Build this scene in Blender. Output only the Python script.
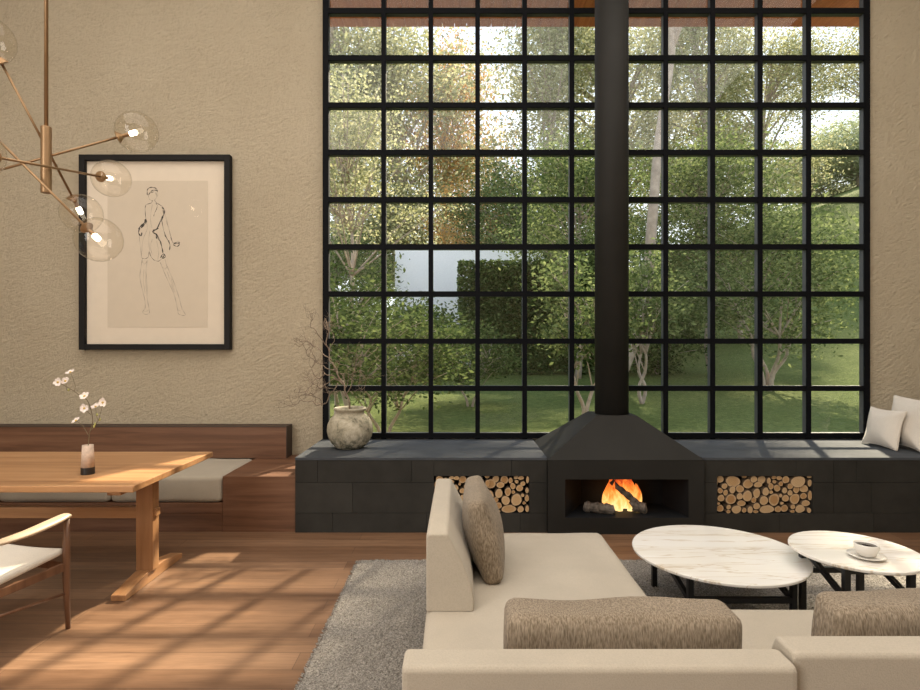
import bpy, math, random
import numpy as np
from mathutils import Vector, Matrix, Euler

for o in list(bpy.data.objects):
    bpy.data.objects.remove(o)
SC = bpy.context.scene
COL = SC.collection

# ------------------------------------------------------------------ camera
cam_d = bpy.data.cameras.new('camera')
cam_d.sensor_width = 36.0
cam_d.lens = 565.0 / 920.0 * 36.0
cam_d.clip_start = 0.05
cam_d.clip_end = 400
cam = bpy.data.objects.new('camera', cam_d)
cam.location = (0, 0, 1.5)
cam.rotation_euler = (math.pi / 2, 0, 0)
COL.objects.link(cam)
SC.camera = cam

# ------------------------------------------------------------------ exposure
SC.view_settings.view_transform = 'Standard'
SC.view_settings.look = 'None'
SC.view_settings.gamma = 1.0
SC.view_settings.use_curve_mapping = False
SC.view_settings.exposure = 0.0

# ------------------------------------------------------------------ sky
world = bpy.data.worlds.new('sky')
SC.world = world
world.use_nodes = True
wn = world.node_tree
wn.nodes.clear()
w_out = wn.nodes.new('ShaderNodeOutputWorld')
w_bg = wn.nodes.new('ShaderNodeBackground')
w_tc = wn.nodes.new('ShaderNodeTexCoord')
w_sep = wn.nodes.new('ShaderNodeSeparateXYZ')
w_ramp = wn.nodes.new('ShaderNodeValToRGB')
w_ramp.color_ramp.elements[0].color = (0.92, 0.96, 1.0, 1)
w_ramp.color_ramp.elements[1].color = (0.50, 0.68, 0.98, 1)
w_ramp.color_ramp.elements[0].position = 0.15
wn.links.new(w_tc.outputs['Generated'], w_sep.inputs[0])
wn.links.new(w_sep.outputs['Z'], w_ramp.inputs[0])
wn.links.new(w_ramp.outputs[0], w_bg.inputs[0])
wn.links.new(w_bg.outputs[0], w_out.inputs[0])
w_bg.inputs[1].default_value = 1.85

# ------------------------------------------------------------------ sun and added fill lights
def add_light(name, kind, loc, rot, energy, color, **kw):
    d = bpy.data.lights.new(name, kind)
    d.energy = energy
    d.color = color
    for k, v in kw.items():
        setattr(d, k, v)
    o = bpy.data.objects.new(name, d)
    o.location = loc
    o.rotation_euler = rot
    COL.objects.link(o)
    return o

SUN_TO = Vector((0.44, 1.0, 0.97)).normalized()
sun = add_light('sun', 'SUN', (6, 20, 20), (0, 0, 0), 13.0, (1.0, 0.86, 0.64), angle=math.radians(1.7))
sun.rotation_euler = SUN_TO.to_track_quat('Z', 'Y').to_euler()
side = add_light('side_fill', 'AREA', (-4.3, -2.7, 2.9), (0, 0, 0), 255, (1.0, 0.96, 0.90),
                 shape='RECTANGLE', size=2.5, size_y=4.2)  # added fill from behind the camera, no window there
side.rotation_euler = Vector((-0.72, -0.69, 0.06)).to_track_quat('Z', 'Y').to_euler()
add_light('ceiling_fill', 'AREA', (0.0, 1.2, 5.85), (0, 0, 0), 420, (1.0, 0.94, 0.86),
          shape='RECTANGLE', size=9.0, size_y=6.0)  # added overhead fill, no lamp fitting behind it

SC.cycles.max_bounces = 10
SC.cycles.transparent_max_bounces = 16
SC.cycles.use_denoising = True
SC.cycles.sample_clamp_indirect = 6.0

# ------------------------------------------------------------------ helpers
ORG = {}
R = random.Random(7)


class MB:
    """collects vertices and faces; build() links ONE mesh object"""

    def __init__(self):
        self.v, self.f, self.mi = [], [], []

    def add(self, vs, fs, m=0):
        b = len(self.v)
        self.v += [tuple(p) for p in vs]
        for q in fs:
            self.f.append(tuple(b + i for i in q))
            self.mi.append(m)

    def box(self, x0, x1, y0, y1, z0, z1, m=0, M=None):
        vs = [(x, y, z) for z in (z0, z1) for y in (y0, y1) for x in (x0, x1)]
        if M is not None:
            vs = [M @ Vector(p) for p in vs]
        self.add(vs, [(0, 2, 3, 1), (4, 5, 7, 6), (0, 1, 5, 4), (2, 6, 7, 3), (0, 4, 6, 2), (1, 3, 7, 5)], m)

    def bar(self, a, b, w, h, m=0, up=(0, 0, 1)):
        a, b = Vector(a), Vector(b)
        d = (b - a).normalized()
        upv = Vector(up)
        if abs(d.dot(upv)) > 0.98:
            upv = Vector((0, 1, 0))
        s = d.cross(upv).normalized()
        t = s.cross(d).normalized()
        vs = []
        for p in (a, b):
            for i, j in ((-1, -1), (1, -1), (1, 1), (-1, 1)):
                vs.append(p + s * (i * w / 2) + t * (j * h / 2))
        self.add(vs, [(3, 2, 1, 0), (4, 5, 6, 7), (0, 1, 5, 4), (1, 2, 6, 5), (2, 3, 7, 6), (3, 0, 4, 7)], m)

    def tube(self, pts, rad, n=8, m=0, cap=True, flat=None):
        pts = [Vector(p) for p in pts]
        if not hasattr(rad, '__len__'):
            rad = [rad] * len(pts)
        ref = None
        vs = []
        for i, p in enumerate(pts):
            d = (pts[min(i + 1, len(pts) - 1)] - pts[max(i - 1, 0)])
            d = d.normalized() if d.length > 1e-9 else Vector((0, 0, 1))
            if ref is None:
                ref = Vector((0, 0, 1)) if abs(d.z) < 0.9 else Vector((0, 1, 0))
            s = d.cross(ref)
            s = s.normalized() if s.length > 1e-6 else d.orthogonal().normalized()
            t = s.cross(d).normalized()
            ref = t
            for k in range(n):
                a = 2 * math.pi * k / n
                fs, ft = (1, 1) if flat is None else flat
                vs.append(p + s * (math.cos(a) * rad[i] * fs) + t * (math.sin(a) * rad[i] * ft))
        fs = []
        for i in range(len(pts) - 1):
            for k in range(n):
                k2 = (k + 1) % n
                fs.append((i * n + k, i * n + k2, (i + 1) * n + k2, (i + 1) * n + k))
        if cap:
            fs.append(tuple(range(n - 1, -1, -1)))
            fs.append(tuple((len(pts) - 1) * n + k for k in range(n)))
        self.add(vs, fs, m)

    def lathe(self, c, prof, n=32, m=0, closed=False):
        """prof: (r, z) from bottom to top around (cx, cy)"""
        cx, cy, cz = c
        vs = []
        for r, z in prof:
            for k in range(n):
                a = 2 * math.pi * k / n
                vs.append((cx + r * math.cos(a), cy + r * math.sin(a), cz + z))
        fs = []
        L = len(prof)
        for i in range(L - 1):
            for k in range(n):
                k2 = (k + 1) % n
                fs.append((i * n + k, i * n + k2, (i + 1) * n + k2, (i + 1) * n + k))
        if not closed:
            fs.append(tuple(range(n - 1, -1, -1)))
            fs.append(tuple((L - 1) * n + k for k in range(n)))
        self.add(vs, fs, m)

    def sphere(self, c, r, n=16, rings=10, m=0, sc=(1, 1, 1)):
        prof = []
        for i in range(rings + 1):
            a = -math.pi / 2 + math.pi * i / rings
            prof.append((max(1e-4, math.cos(a)) * r, math.sin(a) * r))
        b = len(self.v)
        self.lathe((0, 0, 0), prof, n, m)
        for i in range(b, len(self.v)):
            p = self.v[i]
            self.v[i] = (c[0] + p[0] * sc[0], c[1] + p[1] * sc[1], c[2] + p[2] * sc[2])

    def soft(self, c, size, r=0.03, puff=(0, 0, 0), n=14, M=None, noise=0.0, taper=None, m=0, seed=1):
        """rounded, puffed, subdivided block centred on c"""
        sx, sy, sz = size[0] / 2, size[1] / 2, size[2] / 2
        idx = {}
        vs = []
        rr = random.Random(seed)
        ph = [rr.uniform(0, 6.28) for _ in range(6)]

        def warp(t):
            return math.sin(t * math.pi / 2) * 0.35 + t * 0.65

        def vert(i, j, k):
            key = (i, j, k)
            if key in idx:
                return idx[key]
            u, v, w = (warp(2 * i / n - 1), warp(2 * j / n - 1), warp(2 * k / n - 1))
            p = Vector((u * sx, v * sy, w * sz))
            rx, ry, rz = min(r, sx), min(r, sy), min(r, sz)
            q = Vector((max(-sx + rx, min(sx - rx, p.x)), max(-sy + ry, min(sy - ry, p.y)), max(-sz + rz, min(sz - rz, p.z))))
            d = p - q
            e = Vector((d.x / rx, d.y / ry, d.z / rz))
            if e.length > 1e-6:
                e.normalize()
                p = q + Vector((e.x * rx, e.y * ry, e.z * rz))
            fx = (1 - v * v) * (1 - w * w)
            fy = (1 - u * u) * (1 - w * w)
            fz = (1 - u * u) * (1 - v * v)
            p.x += puff[0] * fx * u
            p.y += puff[1] * fy * v
            p.z += puff[2] * fz * w
            if taper:
                p = taper(p, (u, v, w))
            if noise:
                a = math.sin(p.x * 17 + ph[0]) * math.sin(p.y * 15 + ph[1]) + math.sin(p.z * 19 + ph[2]) * math.sin(p.x * 11 + ph[3] + p.y * 9)
                p += Vector((u, v, w)) * (a * noise)
            if M is not None:
                p = M @ p
            idx[key] = len(vs)
            vs.append(tuple(p + Vector(c)))
            return idx[key]
        fs = []
        for a in range(n):
            for b in range(n):
                fs.append((vert(a, b, 0), vert(a, b + 1, 0), vert(a + 1, b + 1, 0), vert(a + 1, b, 0)))
                fs.append((vert(a, b, n), vert(a + 1, b, n), vert(a + 1, b + 1, n), vert(a, b + 1, n)))
                fs.append((vert(a, 0, b), vert(a + 1, 0, b), vert(a + 1, 0, b + 1), vert(a, 0, b + 1)))
                fs.append((vert(a, n, b), vert(a, n, b + 1), vert(a + 1, n, b + 1), vert(a + 1, n, b)))
                fs.append((vert(0, a, b), vert(0, a, b + 1), vert(0, a + 1, b + 1), vert(0, a + 1, b)))
                fs.append((vert(n, a, b), vert(n, a + 1, b), vert(n, a + 1, b + 1), vert(n, a, b + 1)))
        self.add(vs, fs, m)

    def build(self, name, mats, parent=None, origin=None, smooth=False, bevel=0, local=False, subsurf=0):
        if not isinstance(mats, (list, tuple)):
            mats = [mats]
        if local:
            org = Vector((0, 0, 0))
        elif parent is not None:
            org = ORG[parent.name]
        else:
            org = Vector(origin) if origin is not None else Vector((0, 0, 0))
        me = bpy.data.meshes.new(name)
        me.from_pydata([(p[0] - org.x, p[1] - org.y, p[2] - org.z) for p in self.v], [], self.f)
        for m in mats:
            me.materials.append(m)
        if len(mats) > 1:
            me.polygons.foreach_set('material_index', self.mi)
        if smooth:
            me.polygons.foreach_set('use_smooth', [True] * len(self.f))
        me.update()
        o = bpy.data.objects.new(name, me)
        COL.objects.link(o)
        if parent is not None:
            o.parent = parent
        else:
            o.location = org
        ORG[o.name] = org
        if bevel:
            b = o.modifiers.new('bevel', 'BEVEL')
            b.width = bevel
            b.segments = 2
            b.limit_method = 'ANGLE'
        if subsurf:
            s = o.modifiers.new('subsurf', 'SUBSURF')
            s.levels = s.render_levels = subsurf
        return o


def tag(o, label=None, cat=None, group=None, kind=None):
    if label:
        o['label'] = label
    if cat:
        o['category'] = cat
    if group:
        o['group'] = group
    if kind:
        o['kind'] = kind
    return o


def thing(name, loc, label, cat, group=None, rz=0.0, kind=None):
    o = bpy.data.objects.new(name, None)
    o.empty_display_size = 0.1
    o.location = loc
    o.rotation_euler = (0, 0, rz)
    COL.objects.link(o)
    ORG[o.name] = Vector(loc)
    return tag(o, label, cat, group, kind)


def px(u, v, Y):
    return Vector(((u - 460) * Y / 565.0, Y, 1.5 - (v - 345) * Y / 565.0))


def catmull(pts, sub=5):
    pts = [Vector(p) for p in pts]
    out = []
    for i in range(len(pts) - 1):
        p0, p1, p2, p3 = pts[max(i - 1, 0)], pts[i], pts[i + 1], pts[min(i + 2, len(pts) - 1)]
        for k in range(sub):
            t = k / sub
            out.append(0.5 * ((2 * p1) + (p2 - p0) * t + (2 * p0 - 5 * p1 + 4 * p2 - p3) * t * t + (3 * p1 - p0 - 3 * p2 + p3) * t ** 3))
    out.append(pts[-1])
    return out


# ------------------------------------------------------------------ materials
class NT:
    def __init__(self, name):
        self.m = bpy.data.materials.new(name)
        self.m.use_nodes = True
        self.t = self.m.node_tree
        self.p = self.t.nodes['Principled BSDF']
        self.out = self.t.nodes['Material Output']

    def n(self, kind, **kw):
        nd = self.t.nodes.new(kind)
        for k, v in kw.items():
            if k.startswith('i_'):
                key = k[2:]
                nd.inputs[int(key) if key.isdigit() else key.replace('_', ' ')].default_value = v
            else:
                setattr(nd, k, v)
        return nd

    def l(self, a, b):
        self.t.links.new(a, b)

    def coord(self, scale=(1, 1, 1), kind='Object', rot=(0, 0, 0)):
        tc = self.n('ShaderNodeTexCoord')
        mp = self.n('ShaderNodeMapping')
        mp.inputs['Scale'].default_value = scale
        mp.inputs['Rotation'].default_value = rot
        self.l(tc.outputs[kind], mp.inputs['Vector'])
        return mp.outputs['Vector']

    def noise(self, vec, scale, detail=4, rough=0.55, dist=0.0):
        nd = self.n('ShaderNodeTexNoise')
        nd.inputs['Scale'].default_value = scale
        nd.inputs['Detail'].default_value = detail
        nd.inputs['Roughness'].default_value = rough
        nd.inputs['Distortion'].default_value = dist
        self.l(vec, nd.inputs['Vector'])
        return nd.outputs['Fac']

    def ramp(self, fac, stops):
        r = self.n('ShaderNodeValToRGB')
        el = r.color_ramp.elements
        while len(el) < len(stops):
            el.new(0.5)
        for e, (pos, c) in zip(el, stops):
            e.position = pos
            e.color = (*c, 1) if len(c) == 3 else c
        self.l(fac, r.inputs[0])
        return r.outputs[0]

    def mix(self, a, b, fac, mode='MIX'):
        nd = self.n('ShaderNodeMix', data_type='RGBA', blend_type=mode)
        for sock, val in ((nd.inputs[6], a), (nd.inputs[7], b), (nd.inputs[0], fac)):
            if hasattr(val, 'is_linked') or isinstance(val, bpy.types.NodeSocket):
                self.l(val, sock)
            elif isinstance(val, (tuple, list)):
                sock.default_value = (*val, 1) if len(val) == 3 else val
            else:
                sock.default_value = val
        return nd.outputs[2]

    def math(self, op, a, b=None):
        nd = self.n('ShaderNodeMath', operation=op)
        for sock, val in ((nd.inputs[0], a), (nd.inputs[1], b)):
            if val is None:
                continue
            if isinstance(val, bpy.types.NodeSocket):
                self.l(val, sock)
            else:
                sock.default_value = val
        return nd.outputs[0]

    def bump(self, h, strength=0.3, dist=0.01):
        b = self.n('ShaderNodeBump')
        b.inputs['Strength'].default_value = strength
        b.inputs['Distance'].default_value = dist
        self.l(h, b.inputs['Height'])
        self.l(b.outputs[0], self.p.inputs['Normal'])

    def base(self, c):
        if isinstance(c, bpy.types.NodeSocket):
            self.l(c, self.p.inputs['Base Color'])
        else:
            self.p.inputs['Base Color'].default_value = (*c, 1)

    def set(self, rough=0.5, metal=0.0, spec=0.5):
        self.p.inputs['Roughness'].default_value = rough
        self.p.inputs['Metallic'].default_value = metal
        self.p.inputs['Specular IOR Level'].default_value = spec
        return self.m


def plain(name, c, rough=0.5, metal=0.0, var=0.08, scale=12, bump=0.0, spec=0.5):
    t = NT(name)
    v = t.coord()
    n = t.noise(v, scale)
    lo = tuple(max(0, x * (1 - var)) for x in c)
    hi = tuple(min(1, x * (1 + var)) for x in c)
    t.base(t.ramp(n, [(0.3, lo), (0.7, hi)]))
    if bump:
        t.bump(t.noise(v, scale * 6), bump, 0.004)
    return t.set(rough, metal, spec)


def wood(name, dark, mid, light, along='X', rough=0.45, scale=1.0, spec=0.4, bump=0.06):
    t = NT(name)
    s = {'X': (0.5, 9, 9), 'Y': (9, 0.5, 9), 'Z': (9, 9, 0.5)}[along]
    s = tuple(k * scale for k in s)
    v = t.coord(s)
    n1 = t.noise(v, 1.6, 6, 0.6, 0.6)
    n2 = t.noise(v, 7.0, 3, 0.6)
    c = t.ramp(n1, [(0.28, dark), (0.5, mid), (0.72, light)])
    c = t.mix(c, tuple(k * 0.72 for k in mid), t.ramp(n2, [(0.5, (0, 0, 0)), (0.8, (0.55, 0.55, 0.55))]))
    t.base(c)
    t.bump(n2, bump, 0.003)
    return t.set(rough, 0, spec)


def m_plaster():
    t = NT('plaster')
    v = t.coord((1, 1, 1))
    mp = t.n('ShaderNodeMapping')
    mp.inputs['Scale'].default_value = (1.0, 1.0, 2.3)
    vr = t.coord((1, 1, 1), rot=(0, math.radians(40), 0))
    t.l(vr, mp.inputs['Vector'])
    vd = mp.outputs['Vector']
    a = t.noise(v, 1.3, 3, 0.5)
    b = t.noise(vd, 19, 6, 0.74, 0.0)
    c = t.noise(v, 60, 3, 0.65)
    col = t.ramp(a, [(0.25, (0.585, 0.497, 0.362)), (0.75, (0.645, 0.555, 0.412))])
    col = t.mix(col, (0.45, 0.365, 0.25), t.ramp(b, [(0.30, (0.5, 0.5, 0.5)), (0.48, (0, 0, 0))]))
    t.base(col)
    h = t.math('ADD', b, t.math('MULTIPLY', c, 0.3))
    t.bump(h, 1.0, 0.042)
    return t.set(0.9, 0, 0.15)


def m_floor():
    t = NT('floor_boards')
    v = t.coord((1, 1, 1))
    br = t.n('ShaderNodeTexBrick', offset=0.37, offset_frequency=2, squash=1.0)
    br.inputs['Scale'].default_value = 1.0
    br.inputs['Brick Width'].default_value = 2.1
    br.inputs['Row Height'].default_value = 0.145
    br.inputs['Mortar Size'].default_value = 0.0016
    br.inputs['Mortar Smooth'].default_value = 0.1
    br.inputs['Bias'].default_value = 0.0
    br.inputs['Color1'].default_value = (0.0, 0, 0, 1)
    br.inputs['Color2'].default_value = (1, 1, 1, 1)
    t.l(v, br.inputs['Vector'])
    tone = t.ramp(br.outputs['Color'], [(0.0, (0.165, 0.088, 0.049)), (0.5, (0.215, 0.121, 0.069)), (1.0, (0.265, 0.155, 0.092))])
    gv = t.coord((0.7, 10, 1))
    g = t.noise(gv, 2.2, 6, 0.62, 0.7)
    g2 = t.noise(gv, 11, 3, 0.6)
    tone = t.mix(tone, t.ramp(g, [(0.25, (0.55, 0.50, 0.45)), (0.55, (1, 1, 1)), (0.8, (1.25, 1.2, 1.1))]), 0.8, 'MULTIPLY')
    tone = t.mix(tone, t.ramp(g2, [(0.35, (0.75, 0.72, 0.7)), (0.6, (1, 1, 1))]), 0.6, 'MULTIPLY')
    tone = t.mix(tone, (0.05, 0.025, 0.015), t.math('MULTIPLY', br.outputs['Fac'], 0.75))
    t.base(tone)
    t.bump(t.math('SUBTRACT', t.math('MULTIPLY', g2, 0.15), br.outputs['Fac']), 0.12, 0.003)
    return t.set(0.42, 0, 0.4)


def m_marble():
    t = NT('marble')
    v = t.coord((0.45, 5.0, 1), rot=(0, 0, math.radians(-4)))
    n = t.noise(v, 1.7, 5, 0.6, 0.5)
    n2 = t.noise(v, 2.6, 4, 0.55, 0.6)
    c = t.ramp(n, [(0.24, (0.62, 0.51, 0.38)), (0.38, (0.86, 0.82, 0.755)), (0.6, (0.90, 0.875, 0.835))])
    vein = t.ramp(n2, [(0.48, (0, 0, 0)), (0.5, (0.6, 0.6, 0.6)), (0.52, (0, 0, 0))])
    c = t.mix(c, (0.56, 0.42, 0.26), vein)
    t.base(c)
    return t.set(0.16, 0, 0.5)


def m_fabric(name, c, var=0.07, weave=260, bump=0.25, rough=0.92, sheen=0.15):
    t = NT(name)
    v = t.coord()
    n = t.noise(v, 4, 4, 0.6)
    w = t.noise(v, weave, 2, 0.7)
    col = t.ramp(n, [(0.3, tuple(k * (1 - var) for k in c)), (0.7, tuple(min(1, k * (1 + var)) for k in c))])
    col = t.mix(col, tuple(k * 0.72 for k in c), t.ramp(w, [(0.35, (0.4, 0.4, 0.4)), (0.6, (0, 0, 0))]))
    t.base(col)
    t.bump(t.math('ADD', t.math('MULTIPLY', n, 2.0), w), bump, 0.004)
    t.p.inputs['Sheen Weight'].default_value = sheen
    return t.set(rough, 0, 0.15)


def m_ribbed(name, axis='X'):
    t = NT(name)
    s = {'X': (1, 0.5, 0.16), 'Y': (0.5, 1, 0.16)}[axis]
    v = t.coord(s)
    w = t.n('ShaderNodeTexNoise')
    w.inputs['Scale'].default_value = 320
    w.inputs['Detail'].default_value = 3
    t.l(v, w.inputs['Vector'])
    big = t.noise(t.coord(), 7, 3)
    c = t.ramp(w.outputs['Fac'], [(0.32, (0.16, 0.122, 0.084)), (0.5, (0.27, 0.215, 0.155)), (0.70, (0.38, 0.31, 0.235))])
    c = t.mix(c, t.ramp(big, [(0.3, (0.85, 0.85, 0.85)), (0.7, (1.1, 1.1, 1.1))]), 0.8, 'MULTIPLY')
    t.base(c)
    t.bump(w.outputs['Fac'], 0.7, 0.006)
    t.p.inputs['Sheen Weight'].default_value = 0.15
    return t.set(0.95, 0, 0.1)


def m_glass(name, tint=(0.97, 0.99, 0.98), refl=1.0):
    """thin clear glass: see-through with a mirror-like fresnel sheen"""
    t = NT(name)
    t.t.nodes.remove(t.p)
    tr = t.n('ShaderNodeBsdfTransparent')
    tr.inputs[0].default_value = (*tint, 1)
    gl = t.n('ShaderNodeBsdfGlossy')
    gl.inputs['Roughness'].default_value = 0.0
    lw = t.n('ShaderNodeLayerWeight')
    lw.inputs[0].default_value = 0.5
    mx = t.n('ShaderNodeMixShader')
    f = t.math('MULTIPLY', t.math('ADD', t.math('MULTIPLY', t.math('POWER', lw.outputs['Facing'], 5.0), 0.9), 0.04), refl)
    t.l(f, mx.inputs[0])
    t.l(tr.outputs[0], mx.inputs[1])
    t.l(gl.outputs[0], mx.inputs[2])
    t.l(mx.outputs[0], t.out.inputs[0])
    return t.m


def m_emit(name, c, s):
    t = NT(name)
    t.base(c)
    t.p.inputs['Emission Color'].default_value = (*c, 1)
    t.p.inputs['Emission Strength'].default_value = s
    return t.set(0.5)


def m_leaf(name, cols, trans=0.35):
    t = NT(name)
    t.t.nodes.remove(t.p)
    g = t.n('ShaderNodeNewGeometry')
    st = [(i / max(1, len(cols) - 1), c) for i, c in enumerate(cols)]
    c = t.ramp(g.outputs['Random Per Island'], st)
    d = t.n('ShaderNodeBsdfDiffuse')
    tl = t.n('ShaderNodeBsdfTranslucent')
    mx = t.n('ShaderNodeMixShader')
    mx.inputs[0].default_value = trans
    t.l(c, d.inputs[0])
    t.l(c, tl.inputs[0])
    t.l(d.outputs[0], mx.inputs[1])
    t.l(tl.outputs[0], mx.inputs[2])
    t.l(mx.outputs[0], t.out.inputs[0])
    return t.m


def m_stone():
    t = NT('dark_stone')
    v = t.coord()
    n = t.noise(v, 5, 5, 0.65)
    f = t.noise(v, 90, 3, 0.6)
    g = t.n('ShaderNodeNewGeometry')
    isl = t.ramp(g.outputs['Random Per Island'], [(0, (0.85, 0.85, 0.85)), (1, (1.15, 1.15, 1.15))])
    c = t.ramp(n, [(0.3, (0.024, 0.023, 0.020)), (0.7, (0.036, 0.034, 0.030))])
    c = t.mix(c, isl, 1.0, 'MULTIPLY')
    t.base(c)
    t.bump(f, 0.15, 0.003)
    return t.set(0.7, 0, 0.2)


def m_slab():
    t = NT('stone_slab_skylit')
    v = t.coord()
    n = t.noise(v, 4, 6, 0.65, 0.4)
    f = t.noise(v, 70, 3, 0.6)
    t.base(t.ramp(n, [(0.3, (0.044, 0.049, 0.057)), (0.7, (0.070, 0.077, 0.088))]))  # bluer and paler than the front stone, skylight put into the colour
    t.bump(f, 0.12, 0.003)
    return t.set(0.75, 0, 0.2)


def m_rug():
    t = NT('rug_pile')
    v = t.coord()
    n = t.noise(v, 130, 3, 0.75)
    b = t.noise(v, 3, 3)
    c = t.ramp(n, [(0.34, (0.12, 0.107, 0.09)), (0.5, (0.285, 0.26, 0.23)), (0.66, (0.48, 0.445, 0.40))])
    c = t.mix(c, t.ramp(b, [(0.3, (0.9, 0.9, 0.9)), (0.7, (1.08, 1.08, 1.08))]), 1.0, 'MULTIPLY')
    t.base(c)
    t.bump(n, 0.8, 0.012)
    return t.set(0.95, 0, 0.1)


def m_ceramic():
    t = NT('weathered_ceramic')
    v = t.coord()
    n = t.noise(v, 6.5, 7, 0.72, 0.3)
    n2 = t.noise(v, 24, 5, 0.7)
    c = t.ramp(n, [(0.36, (0.10, 0.092, 0.062)), (0.46, (0.34, 0.305, 0.225)), (0.62, (0.52, 0.47, 0.37))])
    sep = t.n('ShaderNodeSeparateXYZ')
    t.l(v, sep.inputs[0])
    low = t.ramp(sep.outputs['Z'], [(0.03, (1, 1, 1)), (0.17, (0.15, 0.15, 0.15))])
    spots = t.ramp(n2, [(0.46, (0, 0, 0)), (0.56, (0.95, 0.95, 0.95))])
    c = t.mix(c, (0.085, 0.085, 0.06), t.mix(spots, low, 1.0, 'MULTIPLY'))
    t.base(c)
    t.bump(n2, 0.25, 0.006)
    return t.set(0.8, 0, 0.25)


def m_cut():
    t = NT('cut_wood_face')
    v = t.coord()
    ln = t.n('ShaderNodeVectorMath', operation='LENGTH')
    sep = t.n('ShaderNodeSeparateXYZ')
    t.l(v, sep.inputs[0])
    cmb = t.n('ShaderNodeCombineXYZ')
    t.l(sep.outputs['X'], cmb.inputs['X'])
    t.l(sep.outputs['Z'], cmb.inputs['Y'])
    t.l(cmb.outputs[0], ln.inputs[0])
    n = t.noise(v, 3.0, 3)
    rad = t.math('ADD', ln.outputs['Value'], t.math('MULTIPLY', n, 0.25))
    ring = t.math('SINE', t.math('MULTIPLY', rad, 26))
    oi = t.n('ShaderNodeObjectInfo')
    c = t.ramp(oi.outputs['Random'], [(0, (0.36, 0.20, 0.085)), (0.5, (0.45, 0.28, 0.135)), (1, (0.50, 0.35, 0.20))])
    c = t.mix(c, (0.30, 0.17, 0.07), t.ramp(ring, [(0.2, (0, 0, 0)), (0.95, (0.32, 0.32, 0.32))]))
    c = t.mix(c, (0.52, 0.37, 0.22), t.ramp(rad, [(0.72, (0, 0, 0)), (0.95, (0.8, 0.8, 0.8))]))
    t.base(c)
    return t.set(0.8, 0, 0.2)


def m_flame():
    t = NT('flame')
    t.t.nodes.remove(t.p)
    v = t.coord()
    sep = t.n('ShaderNodeSeparateXYZ')
    t.l(v, sep.inputs[0])
    n = t.noise(t.coord((9, 9, 5)), 1.6, 5, 0.65, 1.0)
    h = t.math('ADD', t.math('MULTIPLY', sep.outputs['Z'], 1.9), t.math('MULTIPLY', n, 0.9))
    c = t.ramp(h, [(0.40, (1.0, 0.74, 0.33)), (0.62, (1.0, 0.47, 0.12)), (0.80, (0.95, 0.22, 0.03)), (0.98, (0.45, 0.05, 0.01))])
    em = t.n('ShaderNodeEmission')
    em.inputs[1].default_value = 1.5
    t.l(c, em.inputs[0])
    t.l(em.outputs[0], t.out.inputs[0])
    return t.m


def m_lawn():
    t = NT('lawn_turf')
    v = t.coord()
    a = t.noise(v, 0.22, 4, 0.6)
    b = t.noise(v, 9, 5, 0.75)
    c = t.ramp(a, [(0.3, (0.09, 0.122, 0.032)), (0.7, (0.155, 0.18, 0.06))])
    c = t.mix(c, t.ramp(b, [(0.3, (0.45, 0.5, 0.4)), (0.7, (1.35, 1.3, 1.2))]), 1.0, 'MULTIPLY')
    t.base(c)
    t.bump(b, 1.0, 0.08)
    return t.set(0.95, 0, 0.1)


M = {}
M['plaster'] = m_plaster()
M['floor'] = m_floor()
M['ceiling'] = plain('ceiling_paint', (0.62, 0.55, 0.45), 0.9)
M['bench'] = wood('walnut_wood', (0.085, 0.036, 0.018), (0.155, 0.072, 0.038), (0.215, 0.108, 0.060), 'X', 0.5)
M['bench_dark'] = plain('walnut_dark', (0.055, 0.032, 0.022), 0.6)
M['oak'] = wood('oak_wood', (0.27, 0.125, 0.050), (0.40, 0.205, 0.090), (0.50, 0.28, 0.135), 'X', 0.42)
M['oak_v'] = wood('oak_wood_upright', (0.27, 0.125, 0.050), (0.38, 0.19, 0.083), (0.47, 0.26, 0.12), 'Z', 0.45)
M['oak_y'] = wood('oak_wood_cross', (0.27, 0.125, 0.050), (0.38, 0.19, 0.083), (0.47, 0.26, 0.12), 'Y', 0.45)
M['chair_wood'] = wood('chair_wood', (0.11, 0.052, 0.028), (0.18, 0.088, 0.048), (0.25, 0.13, 0.075), 'Z', 0.38)
M['chair_arm_lit'] = wood('chair_wood_sunlit', (0.40, 0.29, 0.20), (0.50, 0.38, 0.27), (0.60, 0.48, 0.36), 'Y', 0.35)  # the chair's brown wood paled, sun glare put into the colour
M['black'] = plain('black_metal', (0.012, 0.012, 0.013), 0.45, 0.2, 0.1)
M['muntin'] = plain('window_metal', (0.005, 0.0055, 0.007), 0.6, 0.0, 0.1, spec=0.06)
M['bar_lit'] = plain('bar_metal_lit', (0.055, 0.058, 0.062), 0.5, 0.0, 0.08, spec=0.4)  # paler copy of the black bars, outside light painted on their sides
M['firebox'] = plain('fireplace_steel', (0.020, 0.019, 0.017), 0.65, 0.0, 0.12, 3, spec=0.2)
M['fireinner'] = plain('fireplace_lining', (0.009, 0.010, 0.012), 0.7, 0.0, 0.15, spec=0.2)
M['stone'] = m_stone()
M['slab'] = m_slab()
M['grout'] = plain('stone_joint', (0.018, 0.017, 0.016), 0.9)
M['niche'] = plain('niche_lining', (0.010, 0.009, 0.008), 0.9)
M['rug'] = m_rug()
M['sofa'] = m_fabric('sofa_fabric', (0.475, 0.418, 0.338), 0.06)
M['sofa_base'] = plain('sofa_plinth', (0.10, 0.085, 0.07), 0.8)
M['rib_x'] = m_ribbed('ribbed_fabric', 'X')
M['rib_y'] = m_ribbed('ribbed_fabric_side', 'Y')
M['bench_fabric'] = m_fabric('bench_cushion_fabric', (0.44, 0.39, 0.315), 0.05)
M['white_fabric'] = m_fabric('white_cotton', (0.72, 0.66, 0.58), 0.04)
M['chair_fabric'] = m_fabric('chair_leather', (0.78, 0.73, 0.65), 0.03, bump=0.1)
M['marble'] = m_marble()
M['ceramic'] = m_ceramic()
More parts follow.
